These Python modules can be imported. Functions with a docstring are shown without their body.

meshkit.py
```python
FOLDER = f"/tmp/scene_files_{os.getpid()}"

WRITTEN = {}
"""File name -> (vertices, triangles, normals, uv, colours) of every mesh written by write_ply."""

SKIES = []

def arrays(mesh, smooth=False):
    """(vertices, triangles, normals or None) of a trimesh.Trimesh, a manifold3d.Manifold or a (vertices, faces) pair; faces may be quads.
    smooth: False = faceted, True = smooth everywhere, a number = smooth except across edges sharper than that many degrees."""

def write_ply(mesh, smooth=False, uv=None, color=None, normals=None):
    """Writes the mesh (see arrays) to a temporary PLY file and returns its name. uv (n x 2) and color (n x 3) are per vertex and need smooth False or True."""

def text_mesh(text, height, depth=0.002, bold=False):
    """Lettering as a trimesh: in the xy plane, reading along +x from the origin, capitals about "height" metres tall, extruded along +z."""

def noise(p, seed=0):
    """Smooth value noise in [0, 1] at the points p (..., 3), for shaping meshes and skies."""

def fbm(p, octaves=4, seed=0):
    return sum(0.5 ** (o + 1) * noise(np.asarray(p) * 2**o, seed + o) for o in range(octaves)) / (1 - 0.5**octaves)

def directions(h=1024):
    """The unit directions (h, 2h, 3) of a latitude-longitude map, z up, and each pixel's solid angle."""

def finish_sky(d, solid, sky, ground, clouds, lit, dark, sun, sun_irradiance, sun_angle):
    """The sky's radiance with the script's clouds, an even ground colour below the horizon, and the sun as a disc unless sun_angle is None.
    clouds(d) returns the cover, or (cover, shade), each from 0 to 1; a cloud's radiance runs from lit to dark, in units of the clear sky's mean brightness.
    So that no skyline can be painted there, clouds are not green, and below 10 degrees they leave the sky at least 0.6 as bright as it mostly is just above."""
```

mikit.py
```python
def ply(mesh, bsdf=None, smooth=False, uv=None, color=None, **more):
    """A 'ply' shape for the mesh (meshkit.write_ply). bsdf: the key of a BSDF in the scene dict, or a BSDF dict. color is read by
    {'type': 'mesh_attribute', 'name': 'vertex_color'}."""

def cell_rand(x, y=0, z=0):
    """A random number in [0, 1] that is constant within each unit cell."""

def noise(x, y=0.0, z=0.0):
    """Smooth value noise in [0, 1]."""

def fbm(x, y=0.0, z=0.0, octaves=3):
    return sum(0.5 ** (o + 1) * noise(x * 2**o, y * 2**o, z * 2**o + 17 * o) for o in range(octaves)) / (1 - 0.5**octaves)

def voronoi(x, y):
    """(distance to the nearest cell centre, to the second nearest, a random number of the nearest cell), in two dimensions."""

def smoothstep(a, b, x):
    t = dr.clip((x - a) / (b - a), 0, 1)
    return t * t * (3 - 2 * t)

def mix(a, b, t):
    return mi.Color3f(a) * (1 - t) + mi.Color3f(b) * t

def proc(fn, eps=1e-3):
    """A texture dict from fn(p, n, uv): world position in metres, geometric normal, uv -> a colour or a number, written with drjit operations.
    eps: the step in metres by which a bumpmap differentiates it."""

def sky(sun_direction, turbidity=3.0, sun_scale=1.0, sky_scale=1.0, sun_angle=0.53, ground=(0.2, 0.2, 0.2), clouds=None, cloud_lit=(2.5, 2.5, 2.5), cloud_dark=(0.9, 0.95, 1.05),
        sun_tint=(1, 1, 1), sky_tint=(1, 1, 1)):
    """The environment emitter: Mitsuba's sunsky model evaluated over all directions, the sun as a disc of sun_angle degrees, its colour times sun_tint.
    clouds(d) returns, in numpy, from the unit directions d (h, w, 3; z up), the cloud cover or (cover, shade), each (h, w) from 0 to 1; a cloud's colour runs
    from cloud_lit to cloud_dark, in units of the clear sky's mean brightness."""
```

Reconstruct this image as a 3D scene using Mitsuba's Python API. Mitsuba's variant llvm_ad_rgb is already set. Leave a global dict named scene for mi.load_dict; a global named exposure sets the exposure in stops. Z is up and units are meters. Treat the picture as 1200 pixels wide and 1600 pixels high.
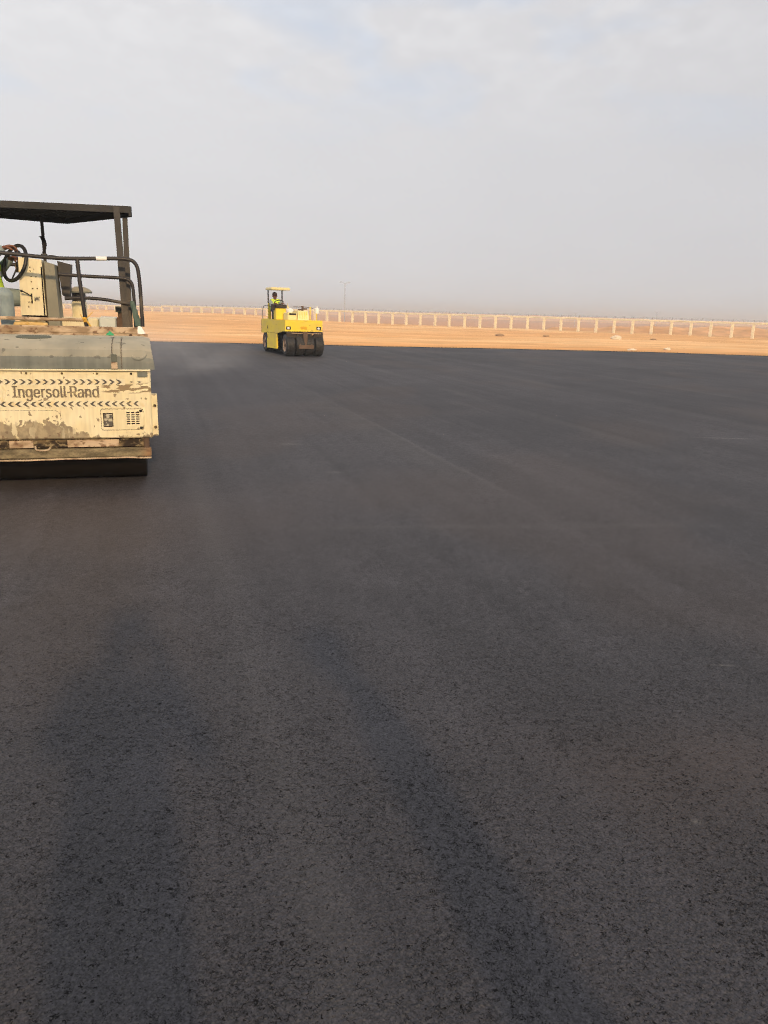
import math, random
import numpy as np, trimesh, manifold3d as m3, drjit as dr
import mitsuba as mi
import mikit, meshkit
from mikit import fbm, noise, smoothstep, mix, voronoi, cell_rand

T = mi.ScalarTransform4f
random.seed(7)
rng = np.random.default_rng(7)
scene, labels = {'type': 'scene'}, {}

# ------------------------------------------------------------------ camera, sky, exposure
EYE = 1.7
PITCH, ROLL, FPX = math.atan(315.4 / 1230), .0283, 1230.0      # focal length in pixels of a 1200 px wide frame
fwd = np.array([0, math.cos(PITCH), -math.sin(PITCH)])
r0 = np.array([1.0, 0, 0]); u0 = np.cross(r0, fwd)
upv = u0 * math.cos(ROLL) - r0 * math.sin(ROLL)
scene['camera'] = {'type': 'perspective', 'fov': 2 * math.degrees(math.atan(600 / FPX)), 'fov_axis': 'x', 'near_clip': .05, 'far_clip': 9000.0,
                   'to_world': T().look_at(origin=[0, 0, EYE], target=(np.array([0, 0, EYE]) + fwd).tolist(), up=upv.tolist())}
SUN = (.293, -.887, .362)


def clouds(d):
    z = np.maximum(d[..., 2], .02)
    p = np.stack([d[..., 0] / (z + .10), d[..., 1] / (z + .10), z * 0], -1)
    big = meshkit.fbm(p * .7 + 3.1, 4, 3)
    wisp = meshkit.fbm(np.stack([p[..., 0] * 2.2 + 1.5 * big, p[..., 1] * 1.6, z * 0], -1) + 7, 4, 21)
    rip = meshkit.fbm(np.stack([p[..., 0] * 16 + 3 * wisp, p[..., 1] * 12, z * 0], -1), 3, 11)
    el = np.degrees(np.arcsin(np.clip(d[..., 2], 0, 1)))
    high = np.clip((el - 10) / 7, 0, 1)
    hole = high * (1 - .5 * np.clip((el - 25) / 20, 0, 1)) * np.clip((.53 - wisp) * 4, 0, 1)                     # thin places where pale blue shows
    puff = high * np.clip((rip - .36) * 2.4, 0, 1) * np.clip((big - .40) * 5, 0, 1)
    cover = np.clip(.98 - .55 * hole, 0, 1)
    az = d[..., 0] / np.maximum(np.hypot(d[..., 0], d[..., 1]), 1e-6)
    shade = .52 + .50 * az - .22 * puff + .14 * (.5 - wisp) + .03 * np.exp(-((el - 3) / 4) ** 2) - .008 * np.clip(el, 0, 25)
    return cover, np.clip(shade, 0, 1)


scene['sky'] = mikit.sky(SUN, turbidity=6, sun_scale=1.1, sun_angle=1.7, ground=(.3, .25, .18), clouds=clouds,
                         cloud_lit=(1.25, 1.24, 1.255), cloud_dark=(.87, .855, .885), sun_tint=(1, .96, .90), sky_tint=(2.7, 2.76, 3.0))
exposure = 1.3
HAZE = .0013


# ------------------------------------------------------------------ helpers
def tm(v, f):
    return trimesh.Trimesh(np.asarray(v, float), np.asarray(f, int), process=False)


def mf(man):
    m = man.to_mesh()
    return tm(m.vert_properties[:, :3], m.tri_verts)


def box(c, s, ch=.008, rot=None):
    """a box with chamfered edges: centre, full size"""
    h = np.asarray(s, float) / 2
    ch = min(ch, h.min() * .45)
    pts = []
    for sx in (-1, 1):
        for sy in (-1, 1):
            for sz in (-1, 1):
                q = np.array([sx, sy, sz]) * h
                for k in range(3):
                    e = np.array([sx, sy, sz]) * ch
                    e[k] = 0
                    pts.append(q - e)
    m = mf(m3.Manifold.hull_points(np.array(pts)))
    v = m.vertices
    if rot is not None:
        v = v @ np.asarray(rot).T
    return tm(v + np.asarray(c, float), m.faces)


def bx(x0, x1, y0, y1, z0, z1, ch=.008):
    return box(((x0 + x1) / 2, (y0 + y1) / 2, (z0 + z1) / 2), (x1 - x0, y1 - y0, z1 - z0), ch)


def hullp(pts):
    return mf(m3.Manifold.hull_points(np.asarray(pts, float)))


def smoothpath(pts, n=6):
    """rounds the corners of a polyline (Chaikin)"""
    p = np.asarray(pts, float)
    for _ in range(n):
        q = [p[0]]
        for a, b in zip(p[:-1], p[1:]):
            q += [a * .75 + b * .25, a * .25 + b * .75]
        p = np.array(q + [p[-1]])
        if len(p) > 60:
            break
    return p


def tube(pts, r, sides=10, cap=True):
    p = np.asarray(pts, float)
    t = np.gradient(p, axis=0)
    t /= np.linalg.norm(t, axis=1, keepdims=True)
    a = np.cross(t[0], [0, 0, 1.0] if abs(t[0][2]) < .9 else [1.0, 0, 0])
    A = []
    for k in range(len(p)):
        a = a - t[k] * (a @ t[k])
        a = a / np.linalg.norm(a)
        A.append(a)
    A = np.array(A)
    B = np.cross(t, A)
    ang = np.arange(sides) * 2 * np.pi / sides
    rr = np.broadcast_to(np.asarray(r, float), (len(p),))
    v = (p[:, None] + rr[:, None, None] * (np.cos(ang)[None, :, None] * A[:, None] + np.sin(ang)[None, :, None] * B[:, None])).reshape(-1, 3)
    f = []
    for i in range(len(p) - 1):
        for j in range(sides):
            a_, b_ = i * sides + j, i * sides + (j + 1) % sides
            f += [[a_, b_, b_ + sides], [a_, b_ + sides, a_ + sides]]
    if cap:
        n = len(v)
        v = np.vstack([v, p[0], p[-1]])
        for j in range(sides):
            f += [[n, (j + 1) % sides, j], [n + 1, (len(p) - 1) * sides + j, (len(p) - 1) * sides + (j + 1) % sides]]
    return tm(v, f)


def lathe(profile, axis='x', sides=40, c=(0, 0, 0)):
    """profile: list of (position along the axis, radius), closed by caps where the radius is 0"""
    pr = np.asarray(profile, float)
    ang = np.arange(sides) * 2 * np.pi / sides
    ca, sa = np.cos(ang), np.sin(ang)
    x = np.repeat(pr[:, :1], sides, 1)
    y, z = pr[:, 1:] * ca, pr[:, 1:] * sa
    v = {'x': np.stack([x, y, z], -1), 'y': np.stack([z, x, y], -1), 'z': np.stack([y, z, x], -1)}[axis].reshape(-1, 3)
    f = []
    for i in range(len(pr) - 1):
        for j in range(sides):
            a_, b_ = i * sides + j, i * sides + (j + 1) % sides
            f += [[a_, b_, b_ + sides], [a_, b_ + sides, a_ + sides]]
    return tm(v + np.asarray(c, float), f)


def cat(*ms):
    ms = [m for m in ms if m is not None]
    return trimesh.util.concatenate(ms) if len(ms) > 1 else ms[0]


def prism(poly, z0, z1):
    """plan polygon (counter-clockwise) pulled up from z0 to z1, convex or not"""
    from shapely.geometry import Polygon
    m = trimesh.creation.extrude_polygon(Polygon(poly), z1 - z0, engine='earcut')
    m.apply_translation([0, 0, z0])
    return tm(m.vertices, m.faces)


def side_prism(poly, x0, x1):
    """polygon in (y, z) pulled along x"""
    m = prism(poly, 0, x1 - x0)
    v = m.vertices
    return tm(np.stack([v[:, 2] + x0, v[:, 0], v[:, 1]], 1), m.faces)


def front_prism(poly, y0, y1):
    """polygon in (x, z) pulled along y (y0 < y1)"""
    m = prism(poly, 0, y1 - y0)
    v = m.vertices
    return tm(np.stack([v[:, 0], y1 - v[:, 2], v[:, 1]], 1), m.faces)


def sphere(c, r, n=2):
    s = trimesh.creation.icosphere(subdivisions=n, radius=1.0)
    return tm(s.vertices * np.asarray(r, float) + np.asarray(c, float), s.faces)


def key_of(name):
    if name not in scene and name not in labels and not any(k.startswith(name + '__') for k in scene):
        return name
    k = 1
    while True:
        n = f'{name}_{k:03d}'
        if n not in scene and n not in labels and not any(q.startswith(n + '__') for q in scene):
            return n
        k += 1


PLACE = {}


def thing(name, label, cat_, place=None, group=None, kind=None):
    k = key_of(name)
    labels[k] = {'label': label, 'category': cat_}
    if group:
        labels[k]['group'] = group
    if kind:
        labels[k]['kind'] = kind
    PLACE[k] = place
    return k


FIXED = ('canopy', 'stiffener', 'canopy_post', 'canopy_pole', 'frame', 'rear_bonnet', 'drum')


def settle(x, y):
    """how far a part of the near roller sits to the right of where its drawing has it"""
    return .018 + .0768 * min(y, 1.5) - .02 * x


def obj(parent, name, mesh, bsdf, smooth=35, label=None, kind=None, to_world=None):
    k = key_of(parent + '__' + name if parent else name)
    root = k.split('__')[0]
    if root == 'tandem_roller' and name not in FIXED:
        c = mesh.bounds.mean(0) + (np.array(to_world.matrix, float)[:3, 3] if to_world is not None else 0)
        mesh = tm(mesh.vertices + np.array([settle(c[0], c[1]), 0, 0]), mesh.faces)
    d = mikit.ply(mesh, bsdf, smooth)
    pl = PLACE.get(root)
    M = pl if to_world is None else (pl @ to_world if pl is not None else to_world)
    if M is not None:
        d['to_world'] = M
    scene[k] = d
    if label or kind:
        labels[k] = {}
        if label:
            labels[k]['label'] = label
        if kind:
            labels[k]['kind'] = kind
    return k


def structure(name, mesh, bsdf, smooth=False, label=None):
    k = key_of(name)
    scene[k] = mikit.ply(mesh, bsdf, smooth)
    labels[k] = {'kind': 'structure'}
    if label:
        labels[k]['label'] = label
    return k


def mat(name, color, rough=.6, spec=.4, metallic=0.0, bump=None, bump_scale=1.0, eps=2e-3, **kw):
    b = {'type': 'principled', 'base_color': color if isinstance(color, dict) else {'type': 'rgb', 'value': list(color)},
         'roughness': rough, 'specular': spec, 'metallic': metallic, **kw}
    if bump is not None:
        b = {'type': 'bumpmap', 'arbitrary': mikit.proc(bump, eps), 'scale': bump_scale, 'bsdf': b}
    scene[name] = {'type': 'twosided', 'bsdf': b}


# ------------------------------------------------------------------ where the machines stand
YAW = math.radians(16.5)
RO = (-3.356, 7.57)                                  # near roller: front drum on the ground
R_PLACE = T().translate([RO[0], RO[1], 0]).rotate([0, 0, 1], 16.5)
YY = math.radians(22)
YO = (-3.095, 29.06)
Y_PLACE = T().translate([YO[0], YO[1], 0]).rotate([0, 0, 1], 22)


def local(p, o=RO, a=YAW):
    x, y = p.x - o[0], p.y - o[1]
    c, s = math.cos(a), math.sin(a)
    return x * c + y * s, -x * s + y * c, p.z


# ------------------------------------------------------------------ materials
LANE = (math.sin(math.radians(-16.9)), math.cos(math.radians(-16.9)))


def asphalt_color(p, n, uv):
    x, y = p.x, p.y
    dist = dr.sqrt(x * x + y * y)
    s = x * LANE[1] - y * LANE[0]                    # across the paving lanes
    t = x * LANE[0] + y * LANE[1]
    broad = fbm(x * .35, y * .35, 3.0, 3)
    mid = fbm(x * 2.3, y * 2.3, 9.0, 3)
    streak = fbm(s * 2.2, t * .09, 5.0, 3)
    fine_streak = fbm(s * 9.0, t * .25, 7.0, 2)
    grain = .5 * noise(x * 330, y * 330, 1.0) + .5 * noise(x * 170, y * 170, 6.0)
    stone = cell_rand(dr.floor((x + .006 * noise(x * 80, y * 80, 1.0)) * 130), dr.floor((y + .006 * noise(x * 80, y * 80, 7.0)) * 130), 2.0)
    c = mix((.0280, .0264, .0312), (.0375, .0354, .0412), smoothstep(.3, .7, broad))
    c = c * (.82 + .36 * streak) * (.84 + .32 * fine_streak) * (.85 + .3 * mid)
    near = 1 - smoothstep(3, 12, dist)
    coarse = .5 * noise(x * 62, y * 62, 41.0) + .5 * noise(x * 26, y * 20, 43.0)
    midd = smoothstep(2.5, 5, dist) * (1 - smoothstep(12, 26, dist))
    c = c * (1 + midd * .75 * (coarse - .5))
    c = c * (1 + (.3 + .7 * near) * 2.0 * (grain - .5)) * (1 + near * .35 * (stone - .5))
    speck = smoothstep(.86, .95, cell_rand(dr.floor(x * 190), dr.floor(y * 190), 4.0)) * near
    c = mix(c, mi.Color3f(.085, .08, .075), speck * .35)
    # brown dusting
    br = smoothstep(.52, .72, fbm(x * .55 + 8, y * .4, 21.0, 3))
    c = mix(c, mi.Color3f(.070, .050, .040), br * .22)
    d1 = dr.exp(-(dr.square((x - 1.45) / .75) + dr.square((y - 2.75) / .35))) * (.4 + .9 * mid)
    d2 = dr.exp(-(dr.square((x + 2.2) / 1.6) + dr.square((y - 6.0) / 1.3)))
    c = mix(c, mi.Color3f(.085, .058, .045), dr.clip(d1 * .32 + d2 * .28, 0, .6))
    # the lane joint: a pale, dusty, slightly open seam, and wider pale bands beside it
    wob = .03 * (noise(t * 1.3, 2.0) - .5)
    sd = s - 3.33 - wob
    seam = dr.exp(-dr.square(sd / .03)) * smoothstep(5.5, 7.5, t) * (1 - smoothstep(11, 15, t)) * (.3 + .9 * noise(t * 9, s * 30, 4.0))
    c = mix(c, mi.Color3f(.15, .14, .135), dr.clip(seam * .13, 0, 1))
    band = smoothstep(-.75, -.05, sd) * (1 - smoothstep(-.03, .05, sd)) * smoothstep(6, 9, t) * (1 - smoothstep(12, 22, t))
    c = mix(c, mi.Color3f(.085, .08, .077), band * .17 * (.5 + mid))
    for off, wd in ((-2.9, .10), (-4.6, .14), (3.2, .12), (6.3, .2), (9.5, .16)):
        c = mix(c, mi.Color3f(.085, .08, .078), dr.exp(-dr.square((sd - off + .1 * noise(t * .2, off)) / wd)) * .22 * noise(t * .5, off + 3.0))
    cross = y - 6.25 - .13 * (x - 1.0) + .10 * (noise(x * 1.1, 4.0) - .5)
    c = mix(c, mi.Color3f(.10, .096, .094), dr.exp(-dr.square(cross / .07)) * smoothstep(-1.2, -.4, x) * (1 - smoothstep(2.0, 3.4, x)) * .18 * (.3 + noise(x * 7, y * 25)))
    # a few pale scuffs
    for (cx, cy, sx, sy) in ((-.56, 8.28, .09, .035), (-1.23, 10.0, .12, .05), (5.1, 11.6, .55, .035), (1.74, 3.69, .05, .007), (1.12, 2.40, .02, .012)):
        c = mix(c, mi.Color3f(.2, .19, .18), dr.exp(-(dr.square((x - cx) / sx) + dr.square((y - cy) / sy))) * .5 * noise(x * 60, y * 60))
    return c


def asphalt_void_shade(p, n, uv):
    """where the mat is open between the stones: short irregular pits, their shade painted near-black"""
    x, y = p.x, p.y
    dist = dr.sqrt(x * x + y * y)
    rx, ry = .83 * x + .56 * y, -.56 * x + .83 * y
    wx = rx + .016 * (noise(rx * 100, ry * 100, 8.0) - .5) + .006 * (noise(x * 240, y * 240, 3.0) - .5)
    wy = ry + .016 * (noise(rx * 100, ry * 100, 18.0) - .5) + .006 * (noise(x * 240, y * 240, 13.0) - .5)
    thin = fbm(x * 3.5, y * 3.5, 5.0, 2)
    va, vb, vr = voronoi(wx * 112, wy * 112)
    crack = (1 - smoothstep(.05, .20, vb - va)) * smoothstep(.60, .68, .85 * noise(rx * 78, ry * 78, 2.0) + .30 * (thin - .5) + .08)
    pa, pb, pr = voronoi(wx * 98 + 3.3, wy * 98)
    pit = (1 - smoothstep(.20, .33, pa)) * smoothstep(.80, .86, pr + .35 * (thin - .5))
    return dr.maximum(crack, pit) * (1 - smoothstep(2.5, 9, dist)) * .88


def asphalt_bump(p, n, uv):
    x, y = p.x, p.y
    a, b, r = voronoi(x * 95, y * 95)
    return .0026 * (1 - a) * (.4 + 1.2 * r) + .0020 * fbm(x * 40, y * 40, 0.0, 2)


scene['asphalt_mat'] = {'type': 'twosided', 'bsdf': {'type': 'blendbsdf', 'weight': mikit.proc(asphalt_void_shade),
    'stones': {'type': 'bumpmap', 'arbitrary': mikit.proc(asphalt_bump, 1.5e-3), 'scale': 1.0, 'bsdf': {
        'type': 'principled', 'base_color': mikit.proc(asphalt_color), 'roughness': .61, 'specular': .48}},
    'tar_shade': {'type': 'diffuse', 'reflectance': {'type': 'rgb', 'value': [.006, .006, .006]}}}}  # tar-filled pits, with their cavity shade painted in as near-black


def sand_color(p, n, uv):
    x, y = p.x, p.y
    a = fbm(x * .05, y * .12, 1.0, 4)
    b = fbm(x * .35, y * .9, 5.0, 3)
    lines = fbm((x * .87 - y * .15) * .04, (y - .147 * x) * .55, 9.0, 3)
    c = mix((.465, .258, .112), (.525, .315, .150), smoothstep(.3, .7, a))
    c = mix(c, mi.Color3f(.43, .225, .10), smoothstep(.5, .8, lines) * .4)
    c = mix(c, mi.Color3f(.58, .39, .21), smoothstep(.5, .8, fbm(x * .045 + 9, (y - .147 * x) * .22, 15.0, 3)) * .8)
    # pale graded track towards the fence, and redder land far away
    far = smoothstep(150, 400, y)
    c = mix(c, mi.Color3f(.36, .20, .12), far)
    return c * (.8 + .4 * b)


def sand_bump(p, n, uv):
    return .05 * fbm(p.x * 1.2, p.y * 1.2, 2.0, 4) + .008 * fbm(p.x * 14, p.y * 14, 3.0, 2)


mat('sand_mat', mikit.proc(sand_color), .95, .1, bump=sand_bump, eps=.03)


def mound_color(p, n, uv):
    a = fbm(p.x * .12, p.y * .12, p.z * .5, 4)
    return mix((.44, .235, .105), (.54, .31, .155), smoothstep(.3, .7, a)) * (.75 + .5 * fbm(p.x * .6, p.y * .6, p.z * 2, 3))


mat('mound_mat', mikit.proc(mound_color), .95, .1)


def concrete_color(p, n, uv):
    return mix((.72, .62, .43), (.80, .71, .53), fbm(p.x * .8, p.y * .8, p.z * 2, 3)) * (.85 + .3 * noise(p.x * 6, p.y * 6, p.z * 6))


mat('concrete_mat', mikit.proc(concrete_color), .9, .2)
mat('wire_mat', (.22, .2, .19), .6, .3)
mat('galv_mat', (.42, .42, .42), .5, .4, .3)


def cream_color(p, n, uv):
    """old cream paint: dust, chips, grime along the lower edge, scratches at the right, rust at the rim"""
    u, v, w = local(p)
    f1 = fbm(u * 7, w * 7, v * 7, 4)
    f2 = fbm(u * 26, w * 26, v * 20, 3)
    c = mix((.70, .615, .39), (.76, .69, .475), smoothstep(.3, .7, f1))
    c = c * (.92 + .16 * fbm(u * 60, w * 8, v * 60, 2))
    # worn, greasy strip low on the end panel
    edge = w - .635 - .07 * (fbm(u * 9, 2.0, 1.0, 3) - .5) + smoothstep(.25, .55, u) * .16
    dirt = (1 - smoothstep(-.006, .012, edge + (f2 - .5) * .15 + (fbm(u * 70, w * 55, 5.0, 2) - .5) * .05)) * (1 - .75 * smoothstep(.58, .66, fbm(u * 22, w * 9, 7.0, 3)) * smoothstep(.0, .3, dr.abs(u - .15)))
    dirt = dirt * smoothstep(.44, .46, w) * (1 - smoothstep(-.5, -.45, v))
    c = mix(c, mix((.215, .17, .11), (.33, .265, .165), smoothstep(.35, .7, fbm(u * 26, w * 26, 3.0, 4))), dirt * .93)
    # scraped streaks right of the lettering
    f3 = fbm(u * 11 + 3, w * 46, 2.0, 3)
    scr = smoothstep(.48, .53, f3 * .7 + f2 * .3) * smoothstep(.60, .66, u) * (1 - smoothstep(.030, .052, dr.abs(w - .952 + .07 * (u - .62) * (1.05 - u) * 4))) * (1 - smoothstep(-.5, -.45, v))
    c = mix(c, mi.Color3f(.235, .165, .085), dr.clip(scr, 0, .95))
    # chips, more of them at the rims; a few faint runs
    chips = smoothstep(.755, .785, f2 + .09 * (1 - smoothstep(.50, .60, w)) + .07 * smoothstep(.95, 1.06, u))
    c = mix(c, mi.Color3f(.17, .115, .07), chips * .8)
    runs = smoothstep(.62, .85, fbm(u * 40, w * 3.0, v * 40, 3)) * .14
    c = mix(c, mi.Color3f(.45, .35, .19), runs)
    return c


mat('cream_mat', mikit.proc(cream_color), .55, .35, bump=lambda p, n, uv: .004 * fbm(local(p)[0] * 3, local(p)[2] * 3, local(p)[1] * 3, 3), eps=.01)


def cover_color(p, n, uv):
    u, v, w = local(p)
    f1 = fbm(u * 5, v * 5, w * 5, 4)
    drag = fbm(u * 30, v * 2 + w * 2, 3.0, 3)
    dust = smoothstep(.0, .8, n.z) * (.35 + .7 * f1)
    c = mix((.138, .152, .140), (.185, .197, .178), smoothstep(.3, .7, f1)) * (.8 + .4 * drag)
    c = mix(c, mi.Color3f(.47, .42, .31), dust * .8)
    return mix(c, mi.Color3f(.10, .10, .085), smoothstep(.68, .75, fbm(u * 18, v * 18, w * 18, 3)) * .6)


mat('cover_mat', mikit.proc(cover_color), .7, .3, bump=lambda p, n, uv: .005 * fbm(local(p)[0] * 4, local(p)[1] * 4, local(p)[2] * 4, 3), eps=.01)


def grime_color(p, n, uv):
    u, v, w = local(p)
    f1 = fbm(u * 8, v * 8, w * 12, 4)
    f2 = fbm(u * 40, v * 40, w * 40, 3)
    c = mix((.035, .025, .018), (.20, .145, .08), smoothstep(.42, .70, f1))
    return mix(c, mi.Color3f(.36, .29, .17), smoothstep(.55, .7, f2) * .6)


mat('grey_mat', mikit.proc(lambda p, n, uv: mix((.20, .195, .155), (.27, .26, .20), fbm(p.x * 5, p.y * 5, p.z * 3, 4))), .65, .3)
mat('grime_mat', mikit.proc(grime_color), .85, .2)


def bar_color(p, n, uv):
    u, v, w = local(p)
    f1 = fbm(u * 12, v * 8, w * 24, 4)
    f2 = fbm(u * 70, v * 50, w * 70, 2)
    c = mix((.12, .098, .06), (.25, .205, .125), smoothstep(.3, .7, f1)) * (.65 + .7 * f2)
    return mix(c, mi.Color3f(.35, .13, .05), smoothstep(.9, 1.02, u) * .6 * f1)


mat('bar_mat', mikit.proc(bar_color), .9, .2)


def deck_color(p, n, uv):
    u, v, w = local(p)
    f1 = fbm(u * 9, v * 9, w * 14, 4)
    c = mix((.30, .21, .13), (.55, .43, .30), smoothstep(.35, .65, f1))
    return mix(c, mi.Color3f(.16, .085, .045), smoothstep(.55, .7, fbm(u * 22, v * 22, w * 22, 3)) * .8)


mat('deck_mat', mikit.proc(deck_color), .8, .25)


def tube_color(p, n, uv):
    u, v, w = local(p)
    f = fbm(u * 14, v * 14, w * 14, 3)
    c = mix((.020, .018, .020), (.036, .032, .033), f)
    return mix(c, mi.Color3f(.17, .14, .10), smoothstep(.60, .76, fbm(u * 5 + 4, v * 5, w * 7, 4)) * .4 + smoothstep(.6, 1.0, n.z) * .15 * f)


mat('tube_mat', mikit.proc(tube_color), .5, .4)


def post_color(p, n, uv):
    u, v, w = local(p)
    f = fbm(u * 18, v * 18, w * 5, 4)
    dusty = 1 - smoothstep(1.5, 2.1, w)
    return mix(mix((.036, .034, .034), (.07, .066, .064), f), mi.Color3f(.20, .16, .11), dusty * .6 * f + smoothstep(.62, .78, f) * .25)


mat('post_mat', mikit.proc(post_color), .6, .35)
mat('canopy_mat', mikit.proc(lambda p, n, uv: mix((.022, .022, .023), (.050, .049, .049), fbm(p.x * 4, p.y * 4, p.z * 9, 4))), .65, .3)
mat('drum_mat', mikit.proc(lambda p, n, uv: mix((.010, .0075, .006), (.020, .016, .013), fbm(p.x * 3, p.y * 9, p.z * 9, 3))), .6, .2)
mat('cap_green_mat', mikit.proc(lambda p, n, uv: mix((.085, .095, .08), (.14, .15, .125), fbm(p.x * 9, p.y * 9, p.z * 9, 3))), .7, .25)
mat('black_mat', (.02, .019, .019), .45, .4)
mat('dark_mat', (.012, .011, .010), .8, .2)
mat('decal_mat', mikit.proc(lambda p, n, uv: mix((.165, .135, .095), (.30, .24, .14), smoothstep(.5, .72, fbm(p.x * 30, p.y * 30, p.z * 30, 3)))), .6, .3)
mat('decal_strip_mat', mikit.proc(lambda p, n, uv: mix((.72, .66, .47), (.70, .58, .33), smoothstep(.5, .75, fbm(p.x * 20, p.y * 20, p.z * 20, 3)))), .6, .3)
mat('chevron_mat', mikit.proc(lambda p, n, uv: mix((.075, .070, .065), (.22, .18, .12), smoothstep(.52, .75, fbm(p.x * 45, p.y * 45, p.z * 45, 2)))), .6, .3)
mat('label_mat', mikit.proc(lambda p, n, uv: mix((.45, .41, .30), (.10, .09, .075), smoothstep(.45, .6, fbm(p.x * 38, p.y * 38, p.z * 38, 2)))), .6, .3)
mat('rubber_mat', mikit.proc(lambda p, n, uv: mix((.012, .0115, .012), (.034, .031, .030), fbm(p.x * 3, p.y * 3, p.z * 3, 3))), .55, .35)
mat('white_mat', (.78, .78, .76), .5, .4)
mat('bluewhite_mat', mikit.proc(lambda p, n, uv: mix((.50, .56, .55), (.66, .70, .66), fbm(p.x * 8, p.y * 8, p.z * 8, 3))), .6, .3)
mat('rag_mat', mikit.proc(lambda p, n, uv: mix((.05, .085, .07), (.13, .17, .14), fbm(p.x * 30, p.y * 30, p.z * 14, 3))), .95, .1)
mat('dark_rag_mat', (.022, .020, .021), .95, .1)
mat('green_mat', (.05, .36, .17), .6, .3)
mat('ribbon_mat', (.62, .36, .05), .6, .3)
mat('lamp_glass_mat', (.72, .73, .72), .12, .6)
mat('foam_mat', mikit.proc(lambda p, n, uv: mix((.55, .36, .12), (.74, .56, .28), noise(p.x * 40, p.y * 40, p.z * 40))), .95, .1)


def yellow_color(p, n, uv):
    u, v, w = local(p, YO, YY)
    f1 = fbm(u * 3, v * 3, w * 4, 4)
    c = mix((.80, .60, .030), (.84, .66, .05), f1)
    dustf = smoothstep(.45, .75, fbm(u * 2 + 5, v * 1.5, w * 3, 4)) * .35 + smoothstep(.5, 1.0, n.z) * .3
    side = smoothstep(.35, .9, dr.abs(u) - .2) * smoothstep(.2, .6, v)       # the flank is faded and dusty
    c = mix(c, mi.Color3f(.66, .46, .15), dr.clip(dustf + side * .55, 0, .85))
    return mix(c, mi.Color3f(.20, .12, .05), smoothstep(.72, .80, fbm(u * 9, v * 9, w * 12, 3)) * .45)


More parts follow.
